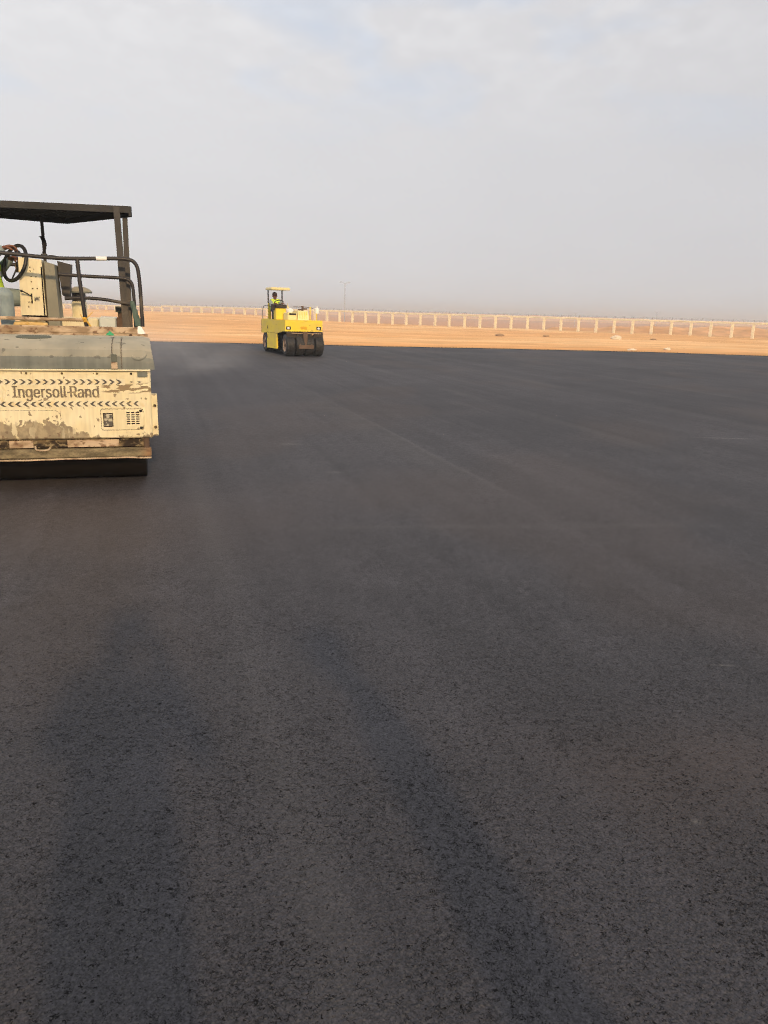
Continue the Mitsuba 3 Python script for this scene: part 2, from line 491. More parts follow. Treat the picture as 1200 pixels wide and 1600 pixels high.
mat('yellow_mat', mikit.proc(yellow_color), .5, .4)
mat('pale_yellow_mat', mikit.proc(lambda p, n, uv: mix((.72, .60, .26), (.80, .72, .42), fbm(p.x * 3, p.y * 3, p.z * 5, 3))), .55, .35)
mat('rust_mat', mikit.proc(lambda p, n, uv: mix((.06, .036, .026), (.17, .115, .08), fbm(p.x * 5, p.y * 5, p.z * 5, 4))), .85, .2)
mat('rim_mat', mikit.proc(lambda p, n, uv: mix((.34, .23, .16), (.48, .35, .25), fbm(p.x * 6, p.y * 6, p.z * 6, 3))), .8, .2)
mat('underbody_mat', mikit.proc(lambda p, n, uv: mix((.020, .017, .015), (.07, .055, .045), fbm(p.x * 5, p.y * 5, p.z * 5, 3))), .8, .2)
mat('plate_mat', (.68, .38, .02), .6, .3)
mat('skin_mat', mikit.proc(lambda p, n, uv: mix((.15, .062, .040), (.20, .088, .058), fbm(p.x * 20, p.y * 20, p.z * 20, 2))), .5, .35)
mat('denim_mat', mikit.proc(lambda p, n, uv: mix((.20, .25, .265), (.31, .37, .37), fbm(p.x * 16, p.y * 16, p.z * 16, 3))), .9, .1)
mat('vest_mat', mikit.proc(lambda p, n, uv: mix((.50, .70, .05), (.62, .80, .10), fbm(p.x * 12, p.y * 12, p.z * 12, 2))), .8, .15)
mat('reflective_mat', (.72, .73, .70), .35, .5)
mat('cap_mat', (.045, .028, .025), .9, .1)
mat('khaki_mat', (.22, .18, .12), .9, .1)
mat('navy_mat', (.05, .06, .10), .9, .1)
mat('shoe_mat', (.04, .03, .025), .7, .2)
mat('hair_mat', (.015, .012, .010), .8, .2)
mat('eye_mat', (.75, .73, .70), .2, .5)
mat('lip_mat', (.20, .07, .055), .5, .3)
mat('rock_mat', mikit.proc(lambda p, n, uv: mix((.62, .52, .38), (.76, .68, .54), fbm(p.x * 3, p.y * 3, p.z * 3, 3))), .9, .2)
mat('brown_rock_mat', mikit.proc(lambda p, n, uv: mix((.30, .18, .10), (.40, .26, .15), fbm(p.x * 3, p.y * 3, p.z * 3, 3))), .9, .2)

# ------------------------------------------------------------------ the ground
EX = np.array([-80, -10.99, -.23, 6.17, 13.5, 19.1, 80.0])
EY = np.array([28.0, 37.5, 39.0, 40.2, 41.1, 40.4, 30.0])


def pad_edge(x):
    return np.interp(x, EX, EY)


def terrain(x, y):
    """height of the sand: falls a little behind the pad, a low swell towards the fence at the left"""
    p = np.stack([x * .05, y * .05, x * 0], -1)
    e = y - pad_edge(x)
    out = np.clip(e / 6, 0, 1)
    fall = -.52 * np.clip((y - 42) / 55, 0, 1) ** 1.1
    az = x / np.maximum(y, 1)
    swell = .75 * np.clip((y - 60) / 60, 0, 1) * (1 - np.clip((az + .20) / .17, 0, 1) ** 2 * (3 - 2 * np.clip((az + .20) / .17, 0, 1)))
    far = np.clip((y - 190) / 120, 0, 1)
    beyond = np.clip(((x - 48.03) * .4919 + (y - 107.0) * .8706 - 3) / 55, 0, 1)
    h = fall + swell * (1 - far) - 4.6 * beyond * beyond * (3 - 2 * beyond)
    h = h + out * (.16 * (meshkit.fbm(p * 3, 4, 2) - .5) + .10 * (meshkit.fbm(p * 14, 3, 5) - .5))
    h = h - .05 + .06 * np.exp(-((e - .7) / .6) ** 2)
    inside = (e < .3) & (y > -40)
    return np.where(inside, -.14, h)


def grade(*segs):
    out = [segs[0][0]]
    for a, b, n in segs:
        out += list(np.linspace(a, b, n + 1)[1:])
    return np.array(out)


def sheet(X, Y, Z):
    ny, nx = X.shape
    i, j = np.meshgrid(np.arange(ny - 1), np.arange(nx - 1), indexing='ij')
    a = (i * nx + j).ravel()
    f = np.vstack([np.stack([a, a + 1, a + nx + 1], 1), np.stack([a, a + nx + 1, a + nx], 1)])
    return np.stack([X, Y, Z], -1).reshape(-1, 3), f


xs = grade((-3000, -400, 12), (-400, -120, 28), (-120, 90, 300), (90, 400, 30), (400, 3000, 12))
ys = grade((-3000, -60, 12), (-60, 25, 30), (25, 60, 110), (60, 200, 160), (200, 500, 40), (500, 4000, 20))
X, Y = np.meshgrid(xs, ys)
v, f = sheet(X, Y, terrain(X, Y))
structure('sand_ground', (v, f), 'sand_mat', True, 'open orange desert sand around the new pavement')

# the new asphalt: real relief (aggregate; pit shade is only coloured in) where the photograph resolves it
xs = grade((-80, -12, 34), (-12, -2.6, 60), (-2.6, -2.05, 30), (-2.05, 2.2, 690), (2.2, 2.8, 30), (2.8, 12, 60), (12, 80, 34))
ys = grade((-40, 0, 20), (0, 1.25, 20), (1.25, 3.0, 300), (3.0, 4.6, 200), (4.6, 7.0, 100), (7, 20, 60), (20, 40, 50))
X, Y = np.meshgrid(xs, ys)
yy = np.where(Y > 20, 20 + (Y - 20) / 20 * (pad_edge(X) + .10 * (meshkit.fbm(np.stack([X * .9, X * 0, X * 0], -1), 3, 8) - .5) - 20), Y)
P2 = np.stack([X, Y, X * 0], -1)
amp = np.clip((5.5 - Y) / 3.0, 0, 1) * np.clip((2.5 - np.abs(X - .07)) / .3, 0, 1) * np.clip((Y - .6) / .5, 0, 1)
g1 = meshkit.noise(P2 * 62, 1)
g2 = meshkit.noise(P2 * 120 + 5, 2)
g0 = meshkit.fbm(P2 * 14, 2, 6)
Z = amp * (.0024 * g1 + .0014 * g2 + .0012 * g0) + .012 * (meshkit.fbm(P2 * .25, 2, 9) - .5) * np.clip((Y - 6) / 8, 0, 1)
skirt = np.full((1, X.shape[1]), -.22)
v, f = sheet(np.vstack([X, X[-1:]]), np.vstack([yy, yy[-1:] + .04]), np.vstack([Z, skirt]))
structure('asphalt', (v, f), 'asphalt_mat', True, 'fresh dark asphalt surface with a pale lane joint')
del X, Y, P2, g1, g2, g0, Z

# spoil mound beyond the fence at the right, and a long low ridge of far land
def ridge(name, x0, x1, y0, depth, h, seed, n=140, lab=None, peak=None):
    xs, ts = np.linspace(x0, x1, n), np.linspace(-1, 1, 24)
    X, Tt = np.meshgrid(xs, ts)
    p = np.stack([X * .06, Tt * .8, X * 0], -1)
    env = np.sin(np.clip((X - x0) / (x1 - x0), 0, 1) * np.pi) ** .45
    prof = (np.exp(-(Tt / .42) ** 2) - .02)
    Z = -5.6 + env * prof * h * (.78 + .42 * meshkit.fbm(p * 1.3, 4, seed)) + .10 * env * prof * (meshkit.fbm(p * 9, 3, seed + 3) - .5) * h
    v, f = sheet(X, y0 + Tt * depth, Z)
    return structure(name, (v, f), 'mound_mat', True, lab)


ridge('spoil_mound', 14, 120, 182, 22, 5.45, 5, lab='reddish earth spoil mound behind the fence at right')
ridge('far_land', -520, 800, 1000, 160, 6.0, 8, 200, 'long low hazy ridge on the horizon')

# ------------------------------------------------------------------ the fence: concrete posts under a top beam, stubs for wire
fence = thing('concrete_fence', 'long pale concrete post and beam fence across the sand', 'fence')
VP = np.array([-.8706, .4919]); VP /= np.linalg.norm(VP)
P0 = np.array([48.03, 107.0])
ang = math.atan2(VP[1], VP[0])
RZ = np.array([[math.cos(ang), -math.sin(ang), 0], [math.sin(ang), math.cos(ang), 0], [0, 0, 1]])


def top_of(k):
    base = 1.44 - .0035 * k
    return base + (.0 if k < 22 else .08 if k < 41 else -.14)


post_mesh = box((0, 0, 0), (.36, .34, 2.15), .02)
stub_mesh = box((0, 0, .16), (.045, .045, .34), .006)
for k in range(-4, 66):
    x, y = P0 + VP * 2.6 * k
    zt = top_of(k)
    obj(fence, 'post', post_mesh, 'concrete_mat', False, to_world=T().translate([x + rng.normal(0, .03), y, zt - .253 - 1.075]).rotate([0, 0, 1], math.degrees(ang) + rng.normal(0, 2)).rotate([0, 1, 0], rng.normal(0, .5)))
    obj(fence, 'beam', box((0, 0, 0), (2.594, .28, .25), .02), 'concrete_mat', False,
        to_world=T().translate([x + VP[0] * 1.3, y + VP[1] * 1.3, zt - .125]).rotate([0, 0, 1], math.degrees(ang)))
    for q in (0, 1.3):
        obj(fence, 'wire_stub', stub_mesh, 'wire_mat', False, to_world=T().translate([x + VP[0] * q, y + VP[1] * q, zt + .002]).rotate([0, 0, 1], math.degrees(ang)))
wires = []
for dz in (.13, .22, .31):
    pts = [(P0[0] + VP[0] * 2.6 * k, P0[1] + VP[1] * 2.6 * k, top_of(k) + dz) for k in range(-4, 66)]
    wires.append(tube(pts, .006, 4))
obj(fence, 'barbed_wire', cat(*wires), 'wire_mat', False)


# ------------------------------------------------------------------ lamps and poles beyond the fence
def street_lamp(x, y, zb, h, arm, label, group=None, double=True, r=.09):
    t = thing('street_lamp', label, 'street lamp', T().translate([x, y, zb]), group or 'street lamps beyond the fence')
    obj(t, 'pole', tube([(0, 0, 0), (0, 0, h * .5), (0, 0, h)], [r * 1.3, r, r * .7], 8), 'galv_mat')
    for s in (-1, 1) if double else (1,):
        obj(t, 'arm', tube(smoothpath([(0, 0, h - .1), (s * arm * .5, 0, h + .12), (s * arm, 0, h + .22)], 2), r * .5, 6), 'galv_mat')
        obj(t, 'lamp_head', hullp([(s * arm * q, yq, h + .22 + zq) for q in (.85, 1.4) for yq in (-.14, .14) for zq in (-.03, .1)]), 'galv_mat')
    return t


street_lamp(-11.8, 213, -5.3, 13.5, 1.0, 'tall double-armed street lamp standing beyond the fence right of the yellow roller')
street_lamp(115, 350, -5.3, 9.2, .9, 'small double-armed street lamp far beyond the fence near the right end of the mound', r=.08)
street_lamp(96, 420, -5.3, 7.9, .9, 'faint low street lamp far behind the fence, right of the tall one', r=.09)
street_lamp(160, 335, -5.3, 10.0, .9, 'thin single-armed street lamp at the far right edge beyond the fence', double=False, r=.09)


# ------------------------------------------------------------------ stones on the sand
def rock(x, y, r, label, m, name='rock', cat_='rock', seed=0, zs=.6):
    s = trimesh.creation.icosphere(subdivisions=3, radius=1.0)
    d = .65 + .7 * meshkit.fbm(s.vertices * 1.6 + seed * 7.3, 3, seed)
    vv = s.vertices * d[:, None] * np.array([r * 1.2, r, r * zs])
    z = float(terrain(np.array([x]), np.array([y]))[0])
    k = obj(None, name, tm(vv + np.array([x, y, z + r * .25]), s.faces), m, False)
    labels[k] = {'label': label, 'category': cat_, 'group': 'stones and clods lying on the sand'}


rock(21.4, 76, .42, 'large pale boulder on the sand in front of the fence, right half of the view', 'rock_mat', seed=3)
rock(10.3, 75, .34, 'brown clod heap on the sand towards the middle of the fence', 'brown_rock_mat', seed=5, zs=.4)
rock(14.4, 74, .22, 'small brown stone just right of the brown clod heap', 'brown_rock_mat', seed=6)
rock(12.9, 42.6, .20, 'flat pale stone lying at the far edge of the asphalt', 'rock_mat', seed=8, zs=.4)
rock(16.0, 46.2, .16, 'little white stone near the far right edge of the asphalt', 'rock_mat', seed=9)
rock(24.4, 74.5, .22, 'low brown clod right of the pale boulder', 'brown_rock_mat', seed=11, zs=.4)


# ------------------------------------------------------------------ people
def capsule(a, ra, b, rb, seg=20):
    S = lambda c, r: m3.Manifold.sphere(r, seg).translate([float(q) for q in c])
    return m3.Manifold.batch_hull([S(a, ra), S(b, rb)])


def hull_s(balls, seg=20):
    return m3.Manifold.batch_hull([m3.Manifold.sphere(float(r), seg).translate([float(q) for q in c]) for c, r in balls])


def fuse(parts, length=.03, it=6):
    m = m3.Manifold.batch_boolean(parts, m3.OpType.Add)
    m = m.refine_to_length(length)
    t = mf(m)
    t = trimesh.Trimesh(t.vertices, t.faces, process=True)
    trimesh.smoothing.filter_taubin(t, lamb=.5, nu=.53, iterations=it)
    return tm(t.vertices, t.faces)


def unit(v):
    v = np.asarray(v, float)
    return v / np.linalg.norm(v)


def hand_parts(wrist, fdir, palm, side, curl=.5):
    """fdir: where the fingers point, palm: where the palm faces, side: thumb side (+1: thumb along cross(palm, fdir))"""
    W, F, N = np.asarray(wrist, float), unit(fdir), np.asarray(palm, float)
    N = unit(N - F * (N @ F))
    S = np.cross(N, F) * side
    parts = [hull_s([(W, .026), (W + F * .085 + S * .030, .012), (W + F * .088 - S * .030, .012), (W + F * .03 + S * .03, .015), (W + F * .03 - S * .026, .014)])]
    for i, (off, ln) in enumerate(((.031, .070), (.011, .080), (-.010, .074), (-.030, .058))):
        p = W + F * .086 + S * off
        d, ang_ = F.copy(), 0.0
        for s_, frac in enumerate((.45, .30, .25)):
            ang_ += curl * (.75 + .08 * i) * (.8, 1.0, .8)[s_]
            d = F * math.cos(ang_) + N * math.sin(ang_) + S * off * .6
            q = p + unit(d) * ln * frac * 1.15
            parts.append(capsule(p, .0095 - .0008 * s_, q, .0088 - .0008 * s_, 12))
            p = q
    p = W + F * .028 + S * .032
    for d, ln in ((S * .8 + F * .55 + N * .25, .042), (S * .35 + F * .75 + N * (.35 + .4 * curl), .032), (F * .7 + N * (.5 + .4 * curl), .026)):
        q = p + unit(d) * ln
        parts.append(capsule(p, .0118, q, .0102, 12))
        p = q
    return parts


def person(name, label, J, place, shirt, trousers, vest=None, hat=None, curl=(.5, .5), group=None, held=None):
    """J: joints (pelvis, chest, neck, head, and for L/R: shoulder, elbow, wrist, hip, knee, ankle, toe; face: forward direction;
    right: the person's right; hands: (fdir, palm) per side)."""
    t = thing(name, label, 'person', place, group)
    g = {k: np.asarray(v, float) for k, v in J.items() if k != 'hands'}
    Rt, Fw = unit(g['right']), unit(g['face'])
    Fw = unit(Fw - Rt * (Fw @ Rt))
    Up = np.cross(Rt, Fw)
    pel, che, nek, hed = g['pelvis'], g['chest'], g['neck'], g['head']
    sp = unit(nek - pel)

    def torso(e):
        return [hull_s([(pel + Rt * .085, .105 + e), (pel - Rt * .085, .105 + e), (pel + sp * .20 + Rt * .07, .095 + e), (pel + sp * .20 - Rt * .07, .095 + e)]),
                hull_s([(pel + sp * .20 + Rt * .07, .095 + e), (pel + sp * .20 - Rt * .07, .095 + e), (che + Rt * .095, .105 + e), (che - Rt * .095, .105 + e)]),
                hull_s([(che + Rt * .095, .105 + e), (che - Rt * .095, .105 + e), (g['shoulderR'] - Rt * .03, .058 + e), (g['shoulderL'] + Rt * .03, .058 + e), (nek - sp * .02, .06 + e * .5)])]

    def arm(s, e, cuff=1.0):
        a, b, c = g['shoulder' + s], g['elbow' + s], g['wrist' + s]
        return [capsule(a, .058 + e, b, .043 + e), capsule(b, .043 + e, b + (c - b) * cuff, .043 + e + (.030 - .043) * cuff)]

    def leg(s, e, hem=1.0):
        a, b, c = g['hip' + s], g['knee' + s], g['ankle' + s]
        mid_ = b + (c - b) * .35
        calf = [capsule(b, .058 + e, mid_, .057 + e), capsule(mid_, .057 + e, b + (c - b) * hem, .042 + e)]
        return [capsule(a, .088 + e, b, .060 + e)] + calf

    body = torso(0) + arm('R', 0) + arm('L', 0) + leg('R', 0) + leg('L', 0)
    body.append(capsule(nek, .058, hed - Up * .06, .055))
    # head: skull, face, chin, nose, ears
    body.append(hull_s([(hed + Up * .035 - Fw * .018, .088), (hed + Up * .02 + Fw * .018, .078), (hed - Up * .055 + Fw * .035, .055), (hed - Up * .095 + Fw * .055, .026)]))
    body.append(hull_s([(hed + Up * .005 + Fw * .092, .009), (hed - Up * .028 + Fw * .110, .011), (hed - Up * .032 + Fw * .085 + Rt * .014, .010), (hed - Up * .032 + Fw * .085 - Rt * .014, .010)], 12))
    for s_ in (-1, 1):
        body.append(hull_s([(hed + Up * .01 + Rt * s_ * .084 - Fw * .01, .014), (hed - Up * .03 + Rt * s_ * .080 - Fw * .004, .011)], 12))
        body.append(hull_s([(hed + Up * .028 + Rt * s_ * .016 + Fw * .086, .010), (hed + Up * .026 + Rt * s_ * .048 + Fw * .070, .010)], 12))
    for s in 'RL':
        fd, pn = J['hands'][s]
        sd = 1 if s == 'R' else -1
        body += hand_parts(g['wrist' + s], fd, pn, sd, curl[0 if s == 'R' else 1])
    obj(t, 'body', fuse(body, .014, 5), 'skin_mat', True)
    eyes = cat(*[sphere(hed + Up * .006 + Rt * s_ * .032 + Fw * .083, .0115, 2) for s_ in (-1, 1)])
    obj(t, 'eyes', eyes, 'eye_mat', True)
    obj(t, 'pupils', cat(*[sphere(hed + Up * .006 + Rt * s_ * .032 + Fw * .0915, .0048, 1) for s_ in (-1, 1)]), 'hair_mat', True)
    obj(t, 'mouth', fuse([hull_s([(hed - Up * .062 + Fw * .086 + Rt * q, .0075) for q in (-.021, 0, .021)], 12)], .01, 2), 'lip_mat', True)
    e = .013
    obj(t, 'shirt', fuse(torso(e) + arm('R', e, .96) + arm('L', e, .96), .02, 4), shirt, True)
    seat = [hull_s([(pel + Rt * .085, .115), (pel - Rt * .085, .115), (g['hipR'], .103), (g['hipL'], .103)])]
    obj(t, 'trousers', fuse(seat + leg('R', .016, .97) + leg('L', .016, .97), .02, 4), trousers, True)
    for s in 'RL':
        a, b = g['ankle' + s], g['toe' + s]
        d = unit(b - a)
        heel = a - d * .05 * np.array([1, 1, 0])
        obj(t, 'shoe', fuse([hull_s([(a + np.array([0, 0, -.01]), .048), (np.array([heel[0], heel[1], b[2]]), .036), (b, .034)])], .02, 3), 'shoe_mat', True)
    if vest:
        vt = torso(.026)
        cut = m3.Manifold.batch_boolean(vt, m3.OpType.Add)
        lo = pel - sp * .02
        cut = cut.trim_by_plane([float(q) for q in sp], float(sp @ lo))
        vm = fuse([cut], .02, 4)
        vk = obj(t, 'safety_vest', vm, vest, True)
        band = m3.Manifold.batch_boolean(torso(.030), m3.OpType.Add)
        q0, q1 = pel + sp * .17, pel + sp * .22
        band = band.trim_by_plane([float(q) for q in sp], float(sp @ q0)).trim_by_plane([-float(q) for q in sp], -float(sp @ q1))
        obj(vk, 'reflective_band', fuse([band], .02, 3), 'reflective_mat', True)
    if hat:
        cap = hull_s([(hed + Up * .055 - Fw * .02, .096), (hed + Up * .05 + Fw * .02, .086), (hed + Up * .02 - Fw * .035, .082)])
        cap = cap.trim_by_plane([float(q) for q in unit(Up + Fw * .15)], float(unit(Up + Fw * .15) @ (hed + Up * .032)))
        brim = hull_s([(hed + Up * .045 + Fw * .09 + Rt * .055, .009), (hed + Up * .045 + Fw * .09 - Rt * .055, .009), (hed + Up * .035 + Fw * .155 + Rt * .03, .007), (hed + Up * .035 + Fw * .155 - Rt * .03, .007)], 12)
        obj(t, 'cap', fuse([cap, brim], .015, 3), hat, True)
    else:
        hair = hull_s([(hed + Up * .045 - Fw * .022, .094), (hed + Up * .045 + Fw * .012, .086), (hed - Up * .02 - Fw * .045, .07)])
        hair = hair.trim_by_plane([float(q) for q in unit(Up * .6 - Fw)], float(unit(Up * .6 - Fw) @ (hed + Up * .055 + Fw * .03)))
        obj(t, 'hair', fuse([hair], .015, 3), 'hair_mat', True)
    return t


def standing(h=1.76, arms='phone'):
    k = h / 1.76
    J = {'pelvis': (0, 0, .95), 'chest': (0, .0, 1.28), 'neck': (0, .01, 1.47), 'head': (0, .04, 1.64), 'face': (0, 1, 0), 'right': (1, 0, 0)}
    for s, q in (('R', 1), ('L', -1)):
        J['shoulder' + s] = (q * .19, 0, 1.42)
        sp, st = (1, 0) if arms == 'phone' else (1, q * .22)
        J['hip' + s] = (q * .095, 0, .90)
        J['knee' + s] = (q * .11 * sp, .03 + st * .6, .50)
        J['ankle' + s] = (q * .12 * sp, st, .085)
        J['toe' + s] = (q * (.12 * sp + .03), .16 + st, .035)
        if arms == 'phone':
            J['elbow' + s] = (q * .285, .10, 1.20)
        else:
            J['elbow' + s] = (q * .25, -.02, 1.14)
            J['wrist' + s] = (q * .25, .08, .90)
    J = {a: np.array(b, float) * (1 if a in ('face', 'right') else k) for a, b in J.items()}
    return J


# the photographer: stands behind the lens and throws the left shadow
J = standing(1.80)
off = np.array([.0, -.31, 0])
J['head'] = J['head'] + np.array([0, .02, 0])
J['wristR'] = np.array([.085, -.075, 1.575]) - off
J['wristL'] = np.array([-.07, -.08, 1.57]) - off
J['hands'] = {'R': ((-.35, .25, .9), (-1, .0, -.2)), 'L': ((.3, .25, .9), (1, .0, -.2))}
person('person', 'person in work shirt holding up a phone, throwing the left shadow', J, T().translate(off.tolist()), 'denim_mat', 'khaki_mat', None, None, (.55, .55))
ph = thing('phone', 'black phone held upright in both hands by the person taking the picture', 'phone')
obj(ph, 'case', bx(-.02, .055, -.016, -.007, 1.56, 1.722, .004), 'black_mat')
obj(ph, 'screen', bx(-.016, .051, -.0175, -.0162, 1.566, 1.716, .0005), 'dark_mat')
# the bystander at the right: side-on, throws the slanting shadow
J = standing(1.76, 'down')
J['hands'] = {'R': ((0, .25, -1), (-1, 0, 0)), 'L': ((0, .25, -1), (1, 0, 0))}
person('person', 'person in dark clothes standing right of the photographer, throwing the slanting shadow', J, T().translate([1.12, -.33, 0]).rotate([0, 0, 1], 108), 'navy_mat', 'khaki_mat', None, 'cap_mat', (.4, .4))

# ------------------------------------------------------------------ the near roller: cream tandem roller seen end-on
R = thing('tandem_roller', 'old cream road roller with dull green bonnet and black canopy at the left edge', 'road roller', R_PLACE)
HW = 1.06
fv = -.60                                           # plane of the end panel
obj(R, 'end_panel', cat(bx(-HW, HW, fv, fv + .07, .485, 1.105, .012), bx(-1.0, 1.0, fv + .09, -.1, 1.0, 1.10, .02)), 'cream_mat')
side = obj(R, 'side_plate', side_prism([(-.56, .50), (-.30, .50), (-.30, .82), (-.50, .885), (-.56, .88)], HW + .002, HW + .078), 'cream_mat', False)
obj(R, 'side_plate', side_prism([(-.56, .50), (-.30, .50), (-.30, .82), (-.50, .885), (-.56, .88)], -HW - .078, -HW - .002), 'cream_mat', False)
obj(side, 'bolt', lathe([(0, 0), (0, .014), (.012, .014), (.014, 0)], 'y', 8, (1.125, -.575, .78)), 'grime_mat')
obj(side, 'bolt', lathe([(0, 0), (0, .014), (.012, .014), (.014, 0)], 'y', 8, (1.125, -.575, .58)), 'grime_mat')
obj(R, 'frame', cat(bx(-.93, .93, -.1, .95, .80, 1.08, .02), bx(-.6, .6, .9, 2.5, .55, 1.15, .02), bx(-.9, .9, 2.3, 4.0, .62, 1.05, .02)), 'cream_mat')
# bonnet: a rolled sheet, front edge upright, then curving back
prof = [(fv - .022, 1.112), (fv - .024, 1.17), (fv - .018, 1.225), (fv + .02, 1.285), (fv + .10, 1.330), (fv + .25, 1.362), (fv + .5, 1.378), (.22, 1.380)]
N = 28
uu = np.linspace(-1, 1, N)
V = []
for i, a in enumerate(uu):
    for (y, z) in prof:
        taper = 1 - .03 * np.clip((z - 1.15) / .22, 0, 1)
        roundoff = .018 * max(0, abs(a) - .93) / .07
        V.append((a * 1.088 * taper, y + roundoff * 1.5, z - roundoff * (1 if z > 1.2 else 0)))
V = np.array(V)
nv = len(prof)
F = []
for i in range(N - 1):
    for j in range(nv - 1):
        a = i * nv + j
        F += [[a, a + nv, a + nv + 1], [a, a + nv + 1, a + 1]]
bonnet_sheet = tm(V, F)
caps = []
for a in (0, N - 1):
    ring = [a * nv + j for j in range(nv)]
    pts = V[ring]
    base = np.array([[pts[-1][0], .22, 1.112], ])
    vv = np.vstack([pts, base]); n_ = len(pts)
    ff = [[j, j + 1, n_] if a else [j + 1, j, n_] for j in range(n_ - 1)]
    caps.append(tm(vv, ff))
bonnet = obj(R, 'bonnet', cat(bonnet_sheet, *caps), 'cover_mat', 40)
obj(bonnet, 'edge_trim', bx(-1.08, 1.08, fv - .034, fv - .002, 1.100, 1.114, .004), 'cream_mat')
obj(bonnet, 'corner_bracket', bx(.985, 1.075, fv - .012, fv - .002, 1.045, 1.097, .003), 'cover_mat')


def on_bonnet(z):
    return float(np.interp(z, [q[1] for q in prof], [q[0] for q in prof]))


def strap(u0, u1, lift=.004):
    vv, ff = [], []
    pr = prof[:7]
    for u_ in (u0, u1):
        for (y, z) in pr:
            vv.append((u_, y - lift, z + lift))
    m_ = len(pr)
    for j in range(m_ - 1):
        ff += [[j, m_ + j, m_ + j + 1], [j, m_ + j + 1, j + 1]]
    return tm(vv, ff)


obj(bonnet, 'seam', strap(.748, .756, .003), 'post_mat', False)
obj(bonnet, 'seam', strap(.829, .837, .003), 'post_mat', False)
st = obj(bonnet, 'strap', strap(.765, .822, .006), 'cover_mat', False)
obj(bonnet, 'latch', box((.79, fv - .036, 1.15), (.055, .02, .06), .006), 'deck_mat')
obj(bonnet, 'latch_strap', box((.79, fv - .031, 1.215), (.05, .012, .07), .004), 'cap_green_mat')
dent = []
for i in range(13):
    a = math.pi * (1.0 + i / 12)
    dent.append((1.0 + .075 * math.cos(a), 0, 1.285 + .075 * math.sin(a)))
obj(bonnet, 'grip_recess', tube([(x, on_bonnet(z) + .010, z - .006) for x, _, z in dent], [.003, .007, .012, .016, .018, .018, .018, .018, .018, .016, .012, .007, .003], 8), 'cover_mat')
obj(bonnet, 'filler_cap', lathe([(0, .158), (.016, .155), (.026, .14), (.03, 0)], 'z', 40, (.035, -.20, 1.358)), 'cap_green_mat')

# decals: two rows of chevrons on white strips, the lettering between them, the round emblem
obj(R, 'decal_strip', bx(-.72, .855, fv - .0022, fv - .0004, .972, 1.028, .0004), 'decal_strip_mat', False)
obj(R, 'decal_strip', bx(-.72, 1.03, fv - .0022, fv - .0004, .775, .832, .0004), 'decal_strip_mat', False)


def chevron(d, s=1.0):
    a, h_, t_ = .026 * d, .0225, .023 * d
    return front_prism([(-a, -h_), (-a + t_, -h_), (a, 0), (-a + t_, h_), (-a, h_), (a - t_, 0)][::(1 if d > 0 else -1)], -.0012, .0012)


cr, cl = chevron(1), chevron(-1)
for i in range(25):
    u_ = -.70 + .0632 * i
    if u_ > .86:
        break
    obj(R, 'chevron_mark', cr, 'chevron_mat', False, to_world=T().translate([u_, fv - .0038, 1.0]))
for i, (u_, sc) in enumerate(((.93, .6), (1.0, .7))):
    obj(R, 'chevron_mark', tm(cr.vertices * np.array([sc, 1, sc * .6]), cr.faces), 'chevron_mat', False, to_world=T().translate([u_, fv - .0038, 1.0]))
for i in range(27):
    u_ = -.69 + .0635 * i
    if u_ > 1.02:
        break
    obj(R, 'chevron_mark', cl, 'chevron_mat', False, to_world=T().translate([u_, fv - .0038, .803]))


def lettering(s, h_, x0, x1, z0, y, depth=.002):
    m = meshkit.text_mesh(s, h_, depth, False)
    vv = np.array(m.vertices)
    w_ = vv[:, 0].max() - vv[:, 0].min()
    vv[:, 0] = (vv[:, 0] - vv[:, 0].min()) * (x1 - x0) / w_ + x0
    one = tm(np.stack([vv[:, 0], y - vv[:, 2], vv[:, 1] + z0], 1), m.faces)
    return cat(*[tm(one.vertices + np.array([d_, -.0002 * q, 0]), one.faces) for q, d_ in enumerate((-.0034, 0, .0034))])


obj(R, 'lettering', lettering('Ingersoll', .102, -.092, .352, .862, fv - .0006, .0022), 'decal_mat', False)
obj(R, 'lettering', lettering('-', .102, .366, .384, .862, fv - .0006, .0022), 'decal_mat', False)
obj(R, 'lettering', lettering('Rand', .102, .392, .632, .862, fv - .0006, .0022), 'decal_mat', False)
obj(R, 'round_emblem', lathe([(0, .085), (-.003, .087), (-.003, .100), (0, .102)], 'y', 48, (-.255, fv - .0006, .905)), 'decal_strip_mat')
obj(R, 'round_emblem', lathe([(0, .060), (-.003, .062), (-.003, .072), (0, .074)], 'y', 48, (-.255, fv - .0006, .905)), 'decal_strip_mat')
# worn rail along the end of the lettering and panel cuts
obj(R, 'panel_joint', cat(bx(.285, .2885, fv - .0015, fv - .0002, .66, .74, .0002), bx(-.3, .23, fv - .0015, fv - .0002, .7445, .7475, .0002),
                          tube([(.23 + .0555 * math.sin(q), fv - .0008, .691 + .055 * math.cos(q)) for q in np.linspace(0, math.pi / 2, 8)], .0015, 5)), 'grime_mat', False)


def rrect(x0, x1, z0, z1, r, n=6):
    p = []
    for cx, cz, a0 in ((x1 - r, z1 - r, 0), (x0 + r, z1 - r, 90), (x0 + r, z0 + r, 180), (x1 - r, z0 + r, 270)):
        for q in range(n + 1):
            a = math.radians(a0 + 90 * q / n)
            p.append((cx + r * math.cos(a), cz + r * math.sin(a)))
    return p


